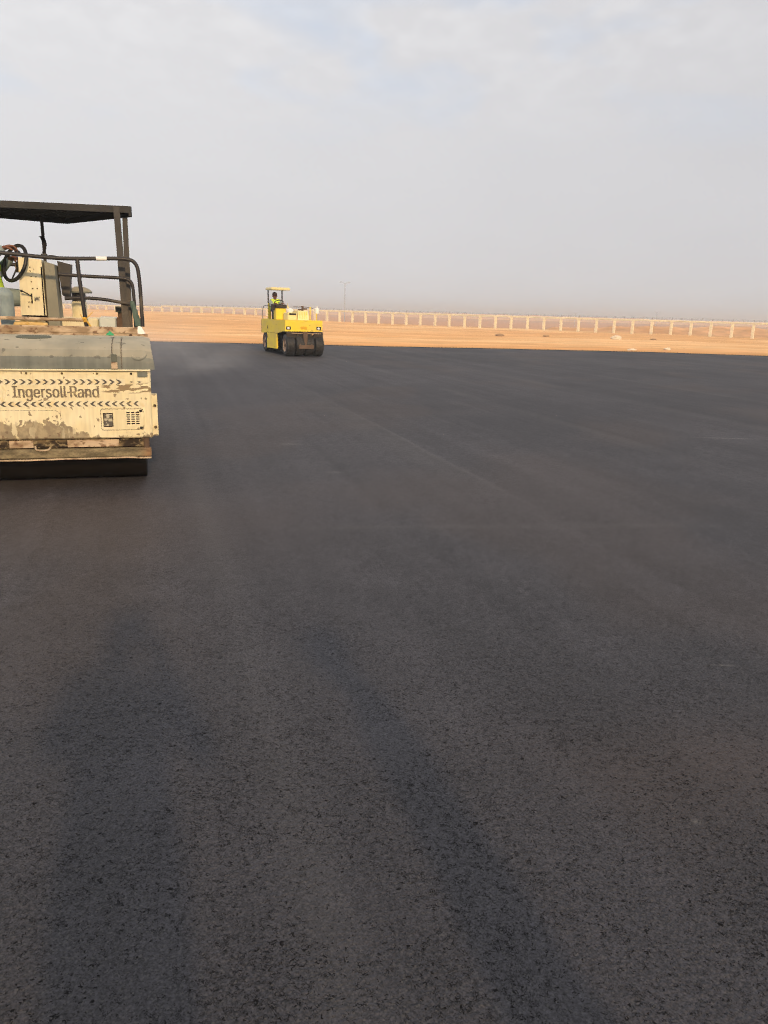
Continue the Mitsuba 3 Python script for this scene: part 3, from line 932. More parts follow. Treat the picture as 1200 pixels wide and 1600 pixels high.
for x_ in (-.9, -.6, -.3, 0, .3, .6, .9):
    obj(R, 'panel_bolt', lathe([(0, .011), (-.006, .010), (-.008, 0)], 'y', 8, (x_ + .03, fv - .0004, 1.075)), 'grime_mat', False)
obj(R, 'door_gap', front_prism(rrect(.642, 1.018, .560, .758, .022), fv - .0012, fv + .02), 'grime_mat', False)
door = obj(R, 'access_door', front_prism(rrect(.647, 1.013, .565, .753, .02), fv - .007, fv + .02), 'cream_mat', False)
slots = []
for i in range(3):
    for j in range(6):
        x, z = .885 + i * .042, .735 - j * .0205 - .012
        slots.append(bx(x - .015, x + .015, fv - .0095, fv - .0065, z - .005, z + .005, .001))
for sl in slots:
    obj(door, 'vent_slot', sl, 'dark_mat', False)
obj(door, 'warning_label', bx(.668, .742, fv - .0088, fv - .0068, .60, .712, .0005), 'label_mat', False)
lf = obj(door, 'label_frame', cat(bx(.662, .748, fv - .0098, fv - .0069, .712, .72, .001), bx(.662, .668, fv - .0098, fv - .0069, .60, .712, .001), bx(.742, .748, fv - .0098, fv - .0069, .60, .712, .001), bx(.662, .748, fv - .0098, fv - .0069, .592, .60, .001)), 'grime_mat', False)
for z in (.737, .58):
    obj(door, 'corner_hole', front_prism(rrect(.985, 1.012, z - .011, z + .011, .009), fv - .0085, fv - .0066), 'dark_mat', False)
obj(door, 'hinge', bx(1.016, 1.03, fv - .012, fv - .0005, .60, .72, .003), 'cream_mat')

# scraper bar zone under the panel, then the drum
obj(R, 'scraper_beam', bx(-1.035, 1.02, fv + .05, fv + .085, .395, .484, .008), 'grime_mat')
for (a, b) in ((-.9, -.62), (.03 - .2, .03), (.33, .78)):
    obj(R, 'scraper_plate', bx(a, b, fv + .038, fv + .049, .402, .470, .004), 'deck_mat')
obj(R, 'pull_handle', tube(smoothpath([(.05, fv + .04, .415), (.06, fv - .01, .385), (.16, fv - .01, .385), (.175, fv + .04, .40)], 3), .008, 8), 'deck_mat')
obj(R, 'scraper_bar', cat(bx(-1.05, 1.055, fv + .004, fv + .09, .306, .388, .012)), 'bar_mat')
lipx = np.linspace(-1.05, 1.055, 40)
lip = [(x, fv - .004, .302 + .010 * (math.sin(x * 3.3) * .4 + float(meshkit.noise(np.array([x * 6, 0, 0.])) - .5))) for x in lipx]
obj(R, 'scraper_lip', tube(lip, .0075, 7), 'deck_mat')
obj(R, 'drum_bracket', bx(1.0, 1.05, fv + .03, fv + .30, .29, .484, .01), 'rust_mat')
Rd = .585
dr_prof = [(-.98, 0), (-.98, Rd - .07), (-.98, Rd - .012), (-.975, Rd - .003), (-.965, Rd), (.965, Rd), (.975, Rd - .003), (.98, Rd - .012), (.98, Rd - .07), (.93, Rd - .08), (.93, .12), (.96, .11), (.96, 0)]
obj(R, 'drum', lathe(dr_prof, 'x', 96, (0, .07, Rd + .001)), 'drum_mat', 40)
obj(R, 'drum', lathe(dr_prof, 'x', 96, (0, 3.3, Rd + .001)), 'drum_mat', 40, label='rear drum of the cream roller')
for s in (-1, 1):
    obj(R, 'drum_yoke', cat(bx(s * 1.0 - .02, s * 1.0 + .02, -.25, .3, .5, .9, .01)), 'cream_mat')
obj(R, 'rear_bonnet', hullp([(s * .92, y, z) for s in (-1, 1) for y, z in ((2.35, 1.0), (2.4, 1.2), (2.6, 1.28), (3.7, 1.28), (3.95, 1.15), (4.0, .7), (2.35, .7))]), 'cover_mat', 30)

# operator's platform
obj(R, 'platform_lip', cat(bx(-1.0, .90, .30, .36, 1.395, 1.462, .008), bx(-1.0, 1.00, .305, .345, 1.372, 1.397, .004)), 'deck_mat')
obj(R, 'platform_floor', bx(-1.0, .90, .36, 2.1, 1.22, 1.27, .008), 'grime_mat')
obj(R, 'platform_base', bx(-.9, .86, .25, 2.2, 1.06, 1.22, .02), 'grime_mat')
obj(R, 'corner_cover', hullp([(.905, .31, 1.399), (.995, .31, 1.399), (.995, .40, 1.399), (.905, .40, 1.399), (.925, .33, 1.475), (.955, .33, 1.470), (.93, .38, 1.47)]), 'white_mat', 30, label='white torn cover on the platform corner')
obj(R, 'corner_post', bx(.835, .865, .30, .345, 1.32, 1.395, .004), 'rust_mat')
r1 = .0185
obj(R, 'hand_rail', tube(smoothpath([(-1.0, .35, 2.15), (-.45, .35, 2.138), (0.02, .35, 2.106), (.25, .35, 2.098), (.60, .35, 2.114), (.80, .35, 2.124), (.915, .35, 2.10), (.942, .35, 1.95), (.95, .36, 1.47)], 3), r1, 12), 'tube_mat', True)
obj(R, 'hand_rail', tube(smoothpath([(.16, .55, 1.957), (.45, .55, 1.946), (.75, .55, 1.945), (.85, .55, 1.925), (.872, .55, 1.83), (.876, .56, 1.27)], 3), r1 * .9, 12), 'tube_mat', True)
obj(R, 'hand_rail', tube(smoothpath([(.20, .6, 1.725), (.35, .6, 1.737), (.55, .6, 1.732), (.72, .6, 1.705), (.88, .56, 1.68)], 3), r1 * .9, 12), 'tube_mat', True)
obj(R, 'hand_rail', tube(smoothpath([(-1.0, 1.5, 2.075), (-.6, 1.5, 2.07), (-.3, 1.5, 2.065)], 2), r1, 12), 'tube_mat', True)
obj(R, 'hand_rail', tube(smoothpath([(-1.0, .35, 1.53), (-.4, .35, 1.527), (.39, .35, 1.522)], 2), r1 * .9, 12), 'deck_mat', True)
obj(R, 'rail_post', tube([(.375, .35, 2.10), (.385, .352, 1.9), (.41, .355, 1.6), (.425, .37, 1.40)], r1 * 1.05, 12), 'tube_mat', True)
obj(R, 'rail_post', tube([(-.98, .35, 2.14), (-.98, .35, 1.4)], r1, 12), 'tube_mat', True)
obj(R, 'rail_tape', tube([(.555, .35, 2.111), (.60, .35, 2.113), (.655, .35, 2.116)], r1 + .0025, 12, False), 'white_mat', True, label='torn white tape round the top rail')

# console with steering wheel, lever, small parts
con = obj(R, 'console', hullp([(-.29, .78, 1.55), (-.05, .78, 1.55), (-.275, .78, 2.115), (-.06, .78, 2.10), (-.29, 1.22, 1.55), (-.05, 1.22, 1.55), (-.275, 1.22, 2.115), (-.06, 1.22, 2.10)]), 'cream_mat', False)
obj(R, 'console_side', hullp([(-.033, .80, 1.30), (.085, .80, 1.30), (-.033, .80, 2.085), (.06, .80, 2.06), (-.033, 1.2, 1.30), (.085, 1.2, 1.30), (-.033, 1.2, 2.085), (.06, 1.2, 2.06)]), 'grey_mat', False)  # plain grey block along the right of the console
obj(R, 'console_foot', prism([(-.24, .82), (-.04, .82), (.05, 1.2), (-.24, 1.2)], 1.27, 1.55), 'grime_mat', False)
obj(con, 'side_gap', bx(-.052, -.04, .772, .79, 1.50, 2.03, .002), 'dark_mat', False)
for (x, z) in ((-.155, 2.02), (-.155, 1.985), (-.15, 1.93), (-.105, 1.93), (-.15, 1.88), (-.145, 1.815), (-.1, 1.815), (-.19, 1.68), (-.17, 1.68)):
    obj(con, 'screw', lathe([(0, 0), (0, .0075), (-.004, .006), (-.005, 0)], 'y', 8, (x, .780, z)), 'grime_mat')
obj(con, 'lever_slot', bx(-.165, -.153, .774, .782, 1.665, 1.765, .001), 'dark_mat', False)
lv = obj(con, 'lever', tube([(-.16, .775, 1.74), (-.19, .74, 1.76), (-.23, .70, 1.785)], .006, 8), 'black_mat', True)
obj(lv, 'lever_knob', sphere((-.235, .695, 1.787), .013), 'black_mat', True)
obj(con, 'decal', bx(-.135, -.085, .7775, .7795, 1.69, 1.735, .0005), 'label_mat', False)
obj(R, 'instrument_hood', hullp([(.06, 1.02, 2.105), (.19, 1.05, 2.075), (.19, 1.25, 2.075), (.06, 1.25, 2.105), (.085, 1.05, 1.76), (.155, 1.05, 1.72), (.155, 1.22, 1.72), (.085, 1.22, 1.76)]), 'post_mat', 25)
obj(R, 'gauge', lathe([(-.02, 0), (-.02, .05), (.02, .05), (.02, 0)], 'x', 24, (-.305, .95, 2.02)), 'deck_mat')
wc = np.array([-.312, .86, 2.058]); wn = unit((-.72, -.62, .30))
wa = unit(np.cross(wn, (0, 0, 1.0))); wb = np.cross(wa, wn)
ring = [wc + .182 * (math.cos(a) * wa + math.sin(a) * wb) for a in np.linspace(0, 2 * math.pi, 49)]
sw = obj(R, 'steering_wheel', tube(ring, .018, 10, False), 'black_mat', True)
for a in (.5, 2.6, 4.7):
    obj(sw, 'spoke', tube([wc - wn * .04, wc + .18 * (math.cos(a) * wa + math.sin(a) * wb)], .008, 8), 'black_mat', True)
obj(sw, 'hub', sphere(wc - wn * .04, .032), 'black_mat', True)
obj(sw, 'steering_column', tube([wc - wn * .045, (-.22, .96, 1.93)], .02, 10), 'post_mat', True)
kb = wc + .182 * (math.cos(.55) * wa + math.sin(.55) * wb)
obj(sw, 'spinner_knob', sphere((-.265, .80, 2.155), .028), 'black_mat', True)
obj(R, 'console_bracket', cat(box((-.03, .9, 2.14), (.06, .05, .05), .008), tube(smoothpath([(-.01, .88, 2.125), (.0, .88, 2.15), (.09, .88, 2.148), (.10, .88, 2.12)], 2), .004, 6)), 'post_mat')
obj(R, 'air_cleaner', lathe([(1.47, 0), (1.47, .078), (1.69, .078), (1.70, .07), (1.71, 0)], 'z', 28, (.21, 1.35, 0)), 'cream_mat')
obj(R, 'air_cleaner_neck', lathe([(1.70, .06), (1.70, .072), (1.73, .068), (1.75, .074), (1.79, .07)], 'z', 28, (.21, 1.35, 0)), 'black_mat')
obj(R, 'air_cleaner_cap', lathe([(1.785, 0), (1.79, .125), (1.805, .13), (1.83, .105), (1.855, .05), (1.86, 0)], 'z', 28, (.225, 1.35, 0)), 'cover_mat')
obj(R, 'machine_block', bx(-.05, .42, 1.0, 1.6, 1.27, 1.53, .015), 'cream_mat')
obj(R, 'tool_box', bx(.47, .64, .82, 1.2, 1.27, 1.548, .012), 'bluewhite_mat', label='pale blue box on the platform')
lb = obj(R, 'lamp_bracket', cat(bx(.66, .755, .80, .92, 1.27, 1.55, .01), box((.705, .85, 1.58), (.06, .03, .06), .005)), 'rust_mat')
wl = obj(R, 'work_lamp', hullp([(.655, .80, 1.602), (.765, .80, 1.602), (.765, .80, 1.662), (.655, .80, 1.662), (.67, .87, 1.61), (.75, .87, 1.61), (.75, .87, 1.655), (.67, .87, 1.655)]), 'rag_mat')
obj(wl, 'lens', bx(.663, .757, .796, .801, 1.608, 1.656, .002), 'black_mat', False)
# canopy and its posts
can = [(-1.15, .885), (.93, .59), (.94, .66), (.217, 1.86), (-.436, 1.60), (-1.15, 1.31)]
top = prism(can, 2.615, 2.64)
rim = []
for q, (a, b) in enumerate(zip(can, can[1:] + can[:1])):
    a, b = np.array(a), np.array(b)
    n_ = unit(np.array([-(b - a)[1], (b - a)[0]]))
    rim.append(prism([a, b, b + n_ * .02, a + n_ * .02], 2.575 if q == 0 else 2.545, 2.6145))
cn = obj(R, 'canopy', cat(top, *rim), 'canopy_mat', False)
for k in range(5):
    y = .95 + .14 * k
    xa = -1.1 if y < 1.28 else -1.05 + (y - 1.31) * 2.5
    xb = .90 - (y - .66) * .60
    obj(cn, 'stiffener', bx(xa, xb - .08, y, y + .03, 2.585, 2.6148, .004), 'canopy_mat', False)
obj(R, 'canopy_post', hullp([(.795 + a, .575 + b, 2.625) for a in (-.03, .03) for b in (-.02, .02)] + [(.835 + a, .62 + b, 1.27) for a in (-.035, .035) for b in (0, .05)]), 'post_mat', False)
obj(R, 'canopy_post', hullp([(.868 + a, .73 + b, 2.544) for a in (-.025, .025) for b in (-.02, .02)] + [(.862 + a, .69 + b, 1.27) for a in (-.03, .03) for b in (0, .05)]), 'post_mat', False)
obj(R, 'canopy_pole', tube([(.0, 1.45, 1.27), (.0, 1.45, 2.1), (-.005, 1.45, 2.613)], .017, 8), 'tube_mat')
obj(R, 'canopy_pole', tube([(-1.02, 1.05, 1.27), (-1.05, 1.0, 2.613)], .035, 8), 'post_mat')
# the driver's seat
obj(R, 'seat', cat(bx(-.88, -.45, .68, 1.12, 1.56, 1.64, .03), bx(-.94, -.86, .68, 1.12, 1.60, 2.05, .03), bx(-.8, -.6, .8, 1.0, 1.27, 1.56, .02)), 'black_mat')


# things tied on or dropped on the machine
def soft_lump(path, w0, w1, name, label, m, cat_, seed=1, thick=.018):
    p = np.asarray(path, float)
    n = len(p)
    vv, ff = [], []
    S = 14
    for i in range(n):
        t_ = i / (n - 1)
        w_ = w0 + (w1 - w0) * t_
        for j in range(S):
            a = 2 * math.pi * j / S
            r = 1 + .5 * (float(meshkit.noise(np.array([j * .9, i * .6, seed * 3.1]))) - .5)
            vv.append(p[i] + np.array([w_ * math.cos(a) * r, thick * math.sin(a) * r, 0]))
    for i in range(n - 1):
        for j in range(S):
            a, b = i * S + j, i * S + (j + 1) % S
            ff += [[a, b, b + S], [a, b + S, a + S]]
    vv += [p[0], p[-1]]
    for j in range(S):
        ff += [[n * S, (j + 1) % S, j], [n * S + 1, (n - 1) * S + j, (n - 1) * S + (j + 1) % S]]
    vv = np.array(vv)
    vv[:, 0] += settle(*vv[:, :2].mean(0))
    k = obj(None, name, tm(vv, ff), m, 60, to_world=R_PLACE)
    labels[k] = {'label': label, 'category': cat_}


zz = np.linspace(0, 1, 14)
soft_lump([(.865 + .055 * t_, .545 - .16 * t_, 1.72 - .25 * t_) for t_ in zz], .022, .034, 'green_rag', 'dirty green rag tied to the rail at the right corner of the cream roller', 'rag_mat', 'rag', 2)
soft_lump([(-.147 + .03 * math.sin(t_ * 3), 1.43, 2.37 - .17 * t_) for t_ in zz], .024, .012, 'black_rag', 'black rag tied round the thin pole under the canopy', 'dark_rag_mat', 'rag', 4)
k = obj(None, 'green_plastic_scrap', hullp([(.62, .2, 1.384), (.70, .2, 1.384), (.66, .235, 1.425), (.64, .25, 1.39), (.70, .255, 1.39), (.675, .2, 1.41)]), 'green_mat', 30, to_world=R_PLACE @ T().translate([.02, 0, 0]))
labels[k] = {'label': 'scrap of bright green plastic lying on the bonnet below the platform', 'category': 'plastic scrap'}
rib = cat(tube(smoothpath([(.395, .33, 1.53), (.41, .325, 1.545), (.425, .33, 1.53), (.42, .34, 1.51), (.40, .335, 1.515)], 2), .012, 7),
          tube(smoothpath([(.42, .33, 1.525), (.45, .325, 1.49), (.47, .33, 1.45), (.50, .32, 1.43)], 2), [.009] * 17 if False else .008, 6),
          tube(smoothpath([(.42, .33, 1.53), (.45, .33, 1.56), (.49, .33, 1.60)], 2), .004, 5), tube(smoothpath([(.40, .33, 1.53), (.385, .33, 1.56), (.375, .33, 1.575)], 2), .005, 5))
k = obj(None, 'yellow_ribbon', rib, 'ribbon_mat', 40, to_world=R_PLACE @ T().translate([.035, 0, 0]))
labels[k] = {'label': 'frayed yellow ribbon knotted round the rail post', 'category': 'ribbon'}
s = trimesh.creation.icosphere(subdivisions=3, radius=1.0)
lump = fuse([hull_s([((-.20, .42, 1.475), .03), ((-.14, .43, 1.49), .04), ((-.10, .42, 1.47), .035)]), hull_s([((-.12, .42, 1.48), .035), ((-.03, .43, 1.49), .03), ((.02, .42, 1.465), .025)]), hull_s([((-.24, .42, 1.465), .03), ((-.17, .41, 1.47), .035)])], .012, 2)
lump = tm(lump.vertices + .03 * (meshkit.fbm(lump.vertices * 22, 3, 4)[:, None] - .5) * np.array([1, .6, 1]), lump.faces)
k = obj(None, 'foam_rubbish', lump, 'foam_mat', 60, to_world=R_PLACE @ T().translate([.05, 0, 0]))
labels[k] = {'label': 'crumbling yellow foam lying on the platform edge in front of the console', 'category': 'foam'}

# driver of the near roller: sits sideways, right hand on top of the wheel
J = {'pelvis': (-.55, .90, 1.74), 'chest': (-.58, .89, 2.02), 'neck': (-.62, .89, 2.20), 'head': (-.60, .87, 2.345), 'face': (1, -.1, 0), 'right': (.1, -1, 0),
     'shoulderR': (-.63, .71, 2.15), 'shoulderL': (-.61, 1.07, 2.15), 'elbowR': (-.62, .53, 1.97), 'elbowL': (-.52, 1.14, 1.96),
     'wristR': (-.41, .78, 2.185), 'wristL': (-.38, 1.02, 2.10), 'hipR': (-.52, .79, 1.72), 'hipL': (-.50, 1.0, 1.72), 'kneeR': (-.37, .50, 1.735), 'kneeL': (-.22, 1.02, 1.72),
     'ankleR': (-.36, .52, 1.36), 'ankleL': (-.24, .98, 1.36), 'toeR': (-.22, .50, 1.305), 'toeL': (-.12, .98, 1.305),
     'hands': {'R': ((.9, .12, .35), (.25, -.1, -1)), 'L': ((.7, -.6, .2), (.3, -.3, -1))}}
person('person', 'driver of the cream roller in grey-blue work clothes, one hand on the steering wheel', J, R_PLACE @ T().translate([.085, 0, 0]), 'denim_mat', 'denim_mat', 'vest_mat', 'cap_mat', (.75, .7))

# ------------------------------------------------------------------ the yellow pneumatic roller
Yk = thing('pneumatic_roller', 'yellow pneumatic tyre roller driving on the far asphalt under a small flat canopy', 'road roller', Y_PLACE)
HY = .692
top_z, fr = 1.262, -.10
obj(Yk, 'front_panel', side_prism([(fr, .872), (.35, .86), (.35, top_z), (fr, top_z)], -HY, HY), 'yellow_mat', False)
sideP = [(.352, .845), (1.16, .765), (1.16, .20), (2.68, .17), (2.68, .745), (3.60, .70), (3.60, top_z - .03), (.352, top_z - .004)]
obj(Yk, 'body_side', side_prism(sideP, -HY + .003, -HY + .06), 'yellow_mat', False)
obj(Yk, 'body_side', side_prism(sideP, HY - .06, HY - .003), 'yellow_mat', False)
obj(Yk, 'deck', bx(-HY + .06, HY - .06, .352, 3.58, top_z - .06, top_z - .012, .005), 'yellow_mat')
obj(Yk, 'chassis', cat(bx(-HY + .07, HY - .07, .5, 3.5, .80, top_z - .07, .01), bx(-.5, .5, 1.2, 2.6, .28, .82, .01), bx(-.3, .3, -.05, 1.2, .62, .86, .01)), 'underbody_mat')
obj(Yk, 'rear_plate', bx(-HY + .003, HY - .003, 3.603, 3.66, .72, 1.22, .01), 'rust_mat')
for (z, w_) in ((.95, 0), (.60, 0)):
    obj(Yk, 'side_latch', bx(-HY - .012, -HY + .002, 2.50, 2.56, z - .06, z + .06, .004), 'rust_mat')
obj(Yk, 'side_joint', bx(-HY - .0005, -HY + .0028, 1.17, 2.67, .752, .762, .0008), 'rust_mat', False)
for cx in (-.57, .55):
    hl = obj(Yk, 'headlight', cat(bx(cx - .085, cx + .085, fr - .012, fr - .001, .93, 1.045, .004)), 'black_mat')
    obj(hl, 'lens', sphere((cx - .005, fr - .012, .982), (.05, .018, .042)), 'lamp_glass_mat', True)
obj(Yk, 'number_plate', bx(-.115, .115, fr - .008, fr - .001, .94, 1.045, .002), 'plate_mat', False)


def tyre(parent, x, y, w_=.315, r=.385):
    h_ = w_ / 2
    pr = [(-h_, r * .60), (-h_ - .004, r * .75), (-h_ + .004, r * .9), (-h_ + .025, r * .975), (-h_ + .06, r)]
    for q in np.linspace(-h_ + .08, h_ - .08, 5):
        pr += [(q - .012, r), (q - .010, r - .007), (q + .010, r - .007), (q + .012, r)]
    pr += [(h_ - .06, r), (h_ - .025, r * .975), (h_ - .004, r * .9), (h_ + .004, r * .75), (h_, r * .60)]
    w = obj(parent, 'wheel', lathe([(-h_ + .03, .05), (-h_ + .03, .11), (-h_ + .06, .16), (-h_ + .06, r * .52), (-h_ + .004, r * .60), (h_ - .004, r * .60), (h_ - .06, r * .52), (h_ - .06, 0.05)], 'x', 32, (x, y, r + .001)), 'rim_mat', 30)
    obj(w, 'tyre', lathe(pr, 'x', 44, (x, y, r + .001)), 'rubber_mat', 30)
    obj(w, 'hub', lathe([(-h_ + .005, 0), (-h_ + .005, .06), (-h_ + .04, .07), (h_ - .04, .07), (h_ - .005, .06), (h_ - .005, 0)], 'x', 16, (x, y, r + .001)), 'rust_mat')


for x in (-.532, -.180, .180, .528):
    tyre(Yk, x, 0)
for x in (-.50, -.17, .17, .50):
    tyre(Yk, x, 3.20)
obj(Yk, 'axle', tube([(-.65, 0, .386), (.65, 0, .386)], .05, 12), 'rust_mat')
obj(Yk, 'axle', tube([(-.6, 3.2, .386), (.6, 3.2, .386)], .05, 12), 'rust_mat')
for x in (-.50, .50):
    obj(Yk, 'mudguard', cat(bx(x - .175, x + .175, -.23, -.20, .64, .85, .006), bx(x - .175, x + .175, -.20, .4, .84, .862, .004)), 'underbody_mat')
obj(Yk, 'scraper_bracket', cat(bx(-.28, .28, -.44, -.40, .275, .415, .008)), 'rust_mat')
for x in (-.21, .21):
    obj(Yk, 'scraper_arm', tube([(x, -.40, .40), (x * 1.1, -.22, .60), (x * 1.2, -.12, .80)], .022, 8), 'rust_mat')
obj(Yk, 'steering_yoke', cat(hullp([(-.09, -.30, .86), (.09, -.30, .86), (-.05, -.36, .42), (.05, -.36, .42), (-.09, -.2, .86), (.09, -.2, .86), (-.05, -.3, .42), (.05, -.3, .42)])), 'rust_mat')
obj(Yk, 'spray_pipe', tube([(-.5, -.26, .815), (.58, -.26, .805)], .012, 8), 'rim_mat')
# bonnet boxes, operator's stand
obj(Yk, 'bonnet', hullp([(-.075 + .0, .45, top_z), (.355, .45, top_z), (-.045, .50, 1.59), (.325, .50, 1.59), (-.045, 1.5, 1.59), (.325, 1.5, 1.59), (-.075, 1.55, top_z), (.355, 1.55, top_z)]), 'pale_yellow_mat', 30)
bb = obj(Yk, 'bonnet', bx(-.43, -.09, .50, 1.15, top_z - .01, 1.515, .02), 'pale_yellow_mat')
obj(bb, 'grille', bx(-.385, -.13, .488, .499, 1.435, 1.50, .003), 'underbody_mat')
for j in range(4):
    obj(Yk, 'bonnet_rib', bx(.0 + .085 * j, .012 + .085 * j, .452 + .0, .49, top_z + .03, 1.55, .003), 'yellow_mat')
obj(Yk, 'console', bx(-.735 + .05, -.30, 1.25, 1.60, top_z - .012, 1.665, .02), 'yellow_mat')
obj(Yk, 'console_panel', bx(-.69, -.285, 1.20, 1.62, 1.667, 1.79, .015), 'underbody_mat')
obj(Yk, 'cowl', bx(-.80, -.695, 1.35, 1.6, 1.60, 1.80, .01), 'underbody_mat')
obj(Yk, 'column', bx(-.70, -.60, 2.36, 2.46, top_z - .012, 1.84, .01), 'yellow_mat')
for j in range(5):
    obj(Yk, 'step', bx(-.715, -.70, 2.37, 2.45, 1.30 + j * .11, 1.33 + j * .11, .003), 'rust_mat')
obj(Yk, 'seat', cat(bx(-.66, -.34, 1.95, 2.3, 1.56, 1.64, .02), bx(-.66, -.34, 2.28, 2.36, 1.6, 1.95, .02), bx(-.6, -.4, 2.0, 2.25, top_z - .012, 1.56, .02)), 'black_mat')
obj(Yk, 'canopy', cat(bx(-.765, -.04, 1.62, 2.55, 2.315, 2.39, .02), bx(-.74, -.065, 1.65, 2.52, 2.385, 2.408, .008)), 'pale_yellow_mat')
for x in (-.715, -.175):
    obj(Yk, 'canopy_post', bx(x - .022, x + .022, 2.30, 2.345, top_z - .012 if x > -.5 else 1.84, 2.315, .005), 'underbody_mat')
wy = np.array([-.47, 1.66, 1.87])
ny_ = unit((0, .45, .9)); ay = np.array([1.0, 0, 0]); by_ = np.cross(ny_, ay)
obj(Yk, 'steering_wheel', tube([wy + .17 * (math.cos(a) * ay + math.sin(a) * by_) for a in np.linspace(0, 2 * math.pi, 33)], .014, 8, False), 'black_mat', True)
obj(Yk, 'steering_column', tube([wy, (-.47, 1.5, 1.66)], .02, 8), 'black_mat')
obj(Yk, 'hand_rail', tube(smoothpath([(-.66, 3.5, top_z - .05), (-.66, 3.5, 1.74), (-.66, 2.6, 1.745), (-.66, 2.5, 1.745)], 2), .014, 8), 'wire_mat')
obj(Yk, 'hand_rail', tube([(.44, .62, top_z - .05), (.44, .62, 1.735)], .024, 8), 'yellow_mat')
obj(Yk, 'hand_rail', tube(smoothpath([(-.12, .95, 1.725), (.44, .62, 1.73), (.70, .62, 1.60)], 1), .010, 8), 'rust_mat')
obj(Yk, 'hand_rail', tube([(.66, .55, top_z - .05), (.66, .55, 1.52)], .016, 8), 'yellow_mat')
obj(Yk, 'exhaust', lathe([(1.58, 0), (1.58, .035), (1.70, .035), (1.74, .06), (1.76, .05), (1.76, 0)], 'z', 16, (.20, .8, 0)), 'rust_mat')
obj(Yk, 'wiper_motor', cat(box((.28, .75, 1.66), (.14, .1, .06), .01), box((.12, .9, 1.63), (.12, .1, .05), .01)), 'rust_mat')
obj(Yk, 'mirror', cat(tube([(-.27, 1.25, 1.68), (-.26, 1.2, 1.85)], .008, 6), hullp([(-.26, 1.2, 1.80), (-.19, 1.2, 1.69), (-.21, 1.22, 1.60), (-.27, 1.2, 1.62)])), 'pale_yellow_mat')
jug = thing('water_jug', 'white plastic water jug hung on the right rail of the yellow roller', 'jug', Y_PLACE)
obj(jug, 'jug_body', lathe([(1.505, 0), (1.505, .082), (1.52, .088), (1.64, .086), (1.69, .06), (1.71, .026), (1.735, .026), (1.74, 0)], 'z', 20, (.70, .60, 0)), 'white_mat')
obj(jug, 'jug_cap', lathe([(1.738, 0), (1.738, .03), (1.77, .03), (1.772, 0)], 'z', 16, (.70, .60, 0)), 'white_mat')
obj(jug, 'jug_handle', tube(smoothpath([(.66, .6, 1.69), (.56, .6, 1.66), (.54, .6, 1.60), (.64, .6, 1.58)], 2), .012, 8), 'white_mat')
glare_lump = thing('white_glare', 'white lump added for the glare on the deck of the yellow roller beside the console', 'glare_lump', Y_PLACE)
obj(glare_lump, 'soft_lump', tm(s.vertices * (.7 + .6 * meshkit.fbm(s.vertices * 1.8, 3, 4))[:, None] * np.array([.12, .12, .085]) + np.array([-.24, .85, 1.585]), s.faces), 'white_mat', 60)  # added shape: a bright glare modelled as a white lump

J = {'pelvis': (-.50, 2.10, 1.70), 'chest': (-.50, 2.05, 1.88), 'neck': (-.51, 2.02, 2.03), 'head': (-.545, 1.98, 2.165), 'face': (-.25, -1, -.1), 'right': (-1, .1, 0),
     'shoulderR': (-.67, 2.03, 1.98), 'shoulderL': (-.34, 2.03, 1.98), 'elbowR': (-.71, 1.86, 1.80), 'elbowL': (-.29, 1.85, 1.83),
     'wristR': (-.60, 1.74, 1.885), 'wristL': (-.32, 1.76, 1.90), 'hipR': (-.59, 2.08, 1.68), 'hipL': (-.41, 2.08, 1.68), 'kneeR': (-.60, 1.72, 1.62), 'kneeL': (-.40, 1.72, 1.62),
     'ankleR': (-.60, 1.68, 1.32), 'ankleL': (-.40, 1.68, 1.32), 'toeR': (-.60, 1.58, 1.285), 'toeL': (-.40, 1.58, 1.285),
     'hands': {'R': ((.2, -.8, .2), (0, -.2, -1)), 'L': ((-.1, -.8, .2), (0, -.2, -1))}}
person('person', 'driver in a lime safety vest and dark cap on the yellow roller', J, Y_PLACE @ T().translate([0, 0, -.07]), 'denim_mat', 'navy_mat', 'vest_mat', 'cap_mat', (.7, .7))

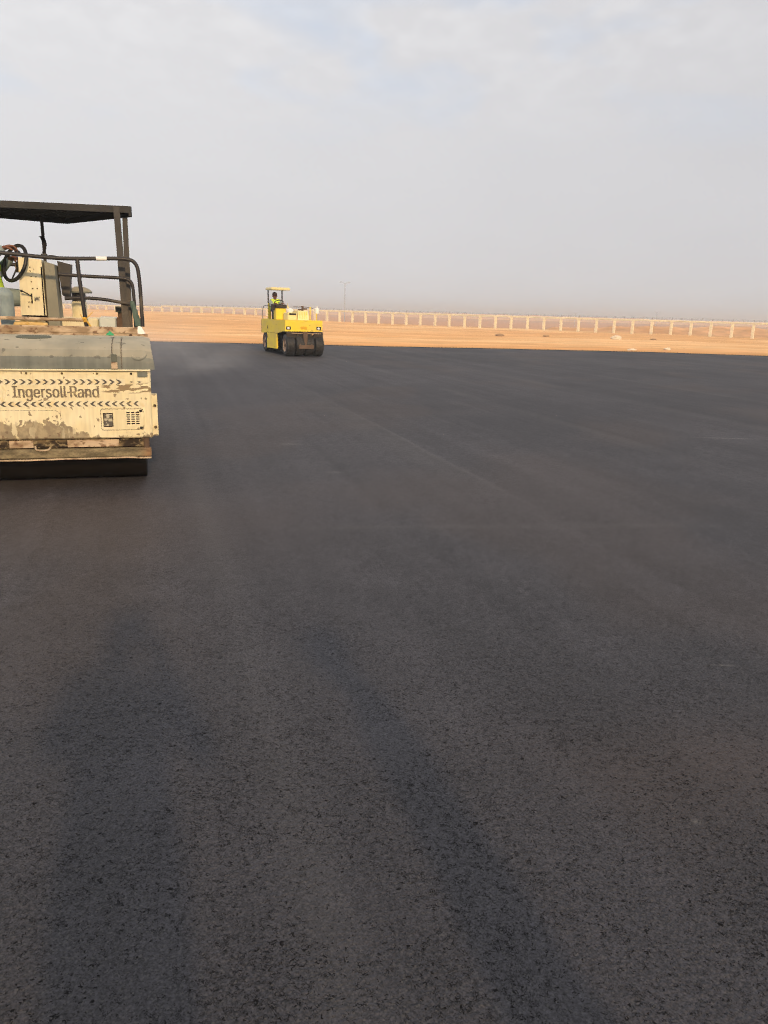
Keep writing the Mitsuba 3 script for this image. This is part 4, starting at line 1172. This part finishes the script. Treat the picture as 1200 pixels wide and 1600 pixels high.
# ------------------------------------------------------------------ air
gx, gy, gz = np.meshgrid(np.linspace(0, 1, 40), np.linspace(0, 1, 72), np.linspace(0, 1, 18), indexing='ij')
q = np.stack([gx * 7, gy * 13.5, gz * 2.2], -1)
wisp = meshkit.fbm(q * np.array([.55, .32, .9]) + 1.6 * meshkit.fbm(q * .35, 3, 31)[..., None], 4, 37)
edge = np.clip(np.minimum(np.minimum(gx, 1 - gx) * 4, np.minimum(gy, 1 - gy) * 4), 0, 1) * np.clip((1 - gz) * 1.6, 0, 1) ** 1.5
dens = (np.clip((wisp - .47) * 4.2, 0, 1) ** 1.3 * edge * .12).astype(np.float32) + (HAZE if HAZE else 0)
grid = mi.VolumeGrid(np.ascontiguousarray(dens.transpose(2, 1, 0)[..., None]))
SB = T().translate([-9.6, 13.6, .02]).scale([6.1, 10.6, 2.0])
scene['steam_medium'] = {'type': 'heterogeneous', 'albedo': {'type': 'rgb', 'value': [.95, .95, .96]},
                         'sigma_t': {'type': 'gridvolume', 'grid': grid, 'to_world': SB, 'filter_type': 'trilinear'}}
scene['steam'] = {'type': 'cube', 'to_world': SB @ T().translate([.5, .5, .5]).scale(.5), 'bsdf': {'type': 'null'}, 'interior': {'type': 'ref', 'id': 'steam_medium'}}
if HAZE:
    scene['steam']['exterior'] = {'type': 'ref', 'id': 'air'}
labels['steam'] = {'kind': 'stuff', 'label': 'thin steam drifting off the hot asphalt between the two rollers', 'category': 'steam'}
if HAZE:
    scene['air'] = {'type': 'homogeneous', 'phase': {'type': 'hg', 'g': .2}, 'albedo': {'type': 'rgb', 'value': [.82, .895, .95]}, 'sigma_t': HAZE}
    scene['haze'] = {'type': 'cube', 'to_world': T().translate([0, 500, 4.5]).scale([3700, 4200, 7.0]), 'bsdf': {'type': 'null'},
                     'interior': {'type': 'ref', 'id': 'air'}}
    labels['haze'] = {'kind': 'stuff', 'label': 'pale dusty desert air fading the far fence and horizon', 'category': 'haze'}
    scene['camera']['medium'] = {'type': 'ref', 'id': 'air'}
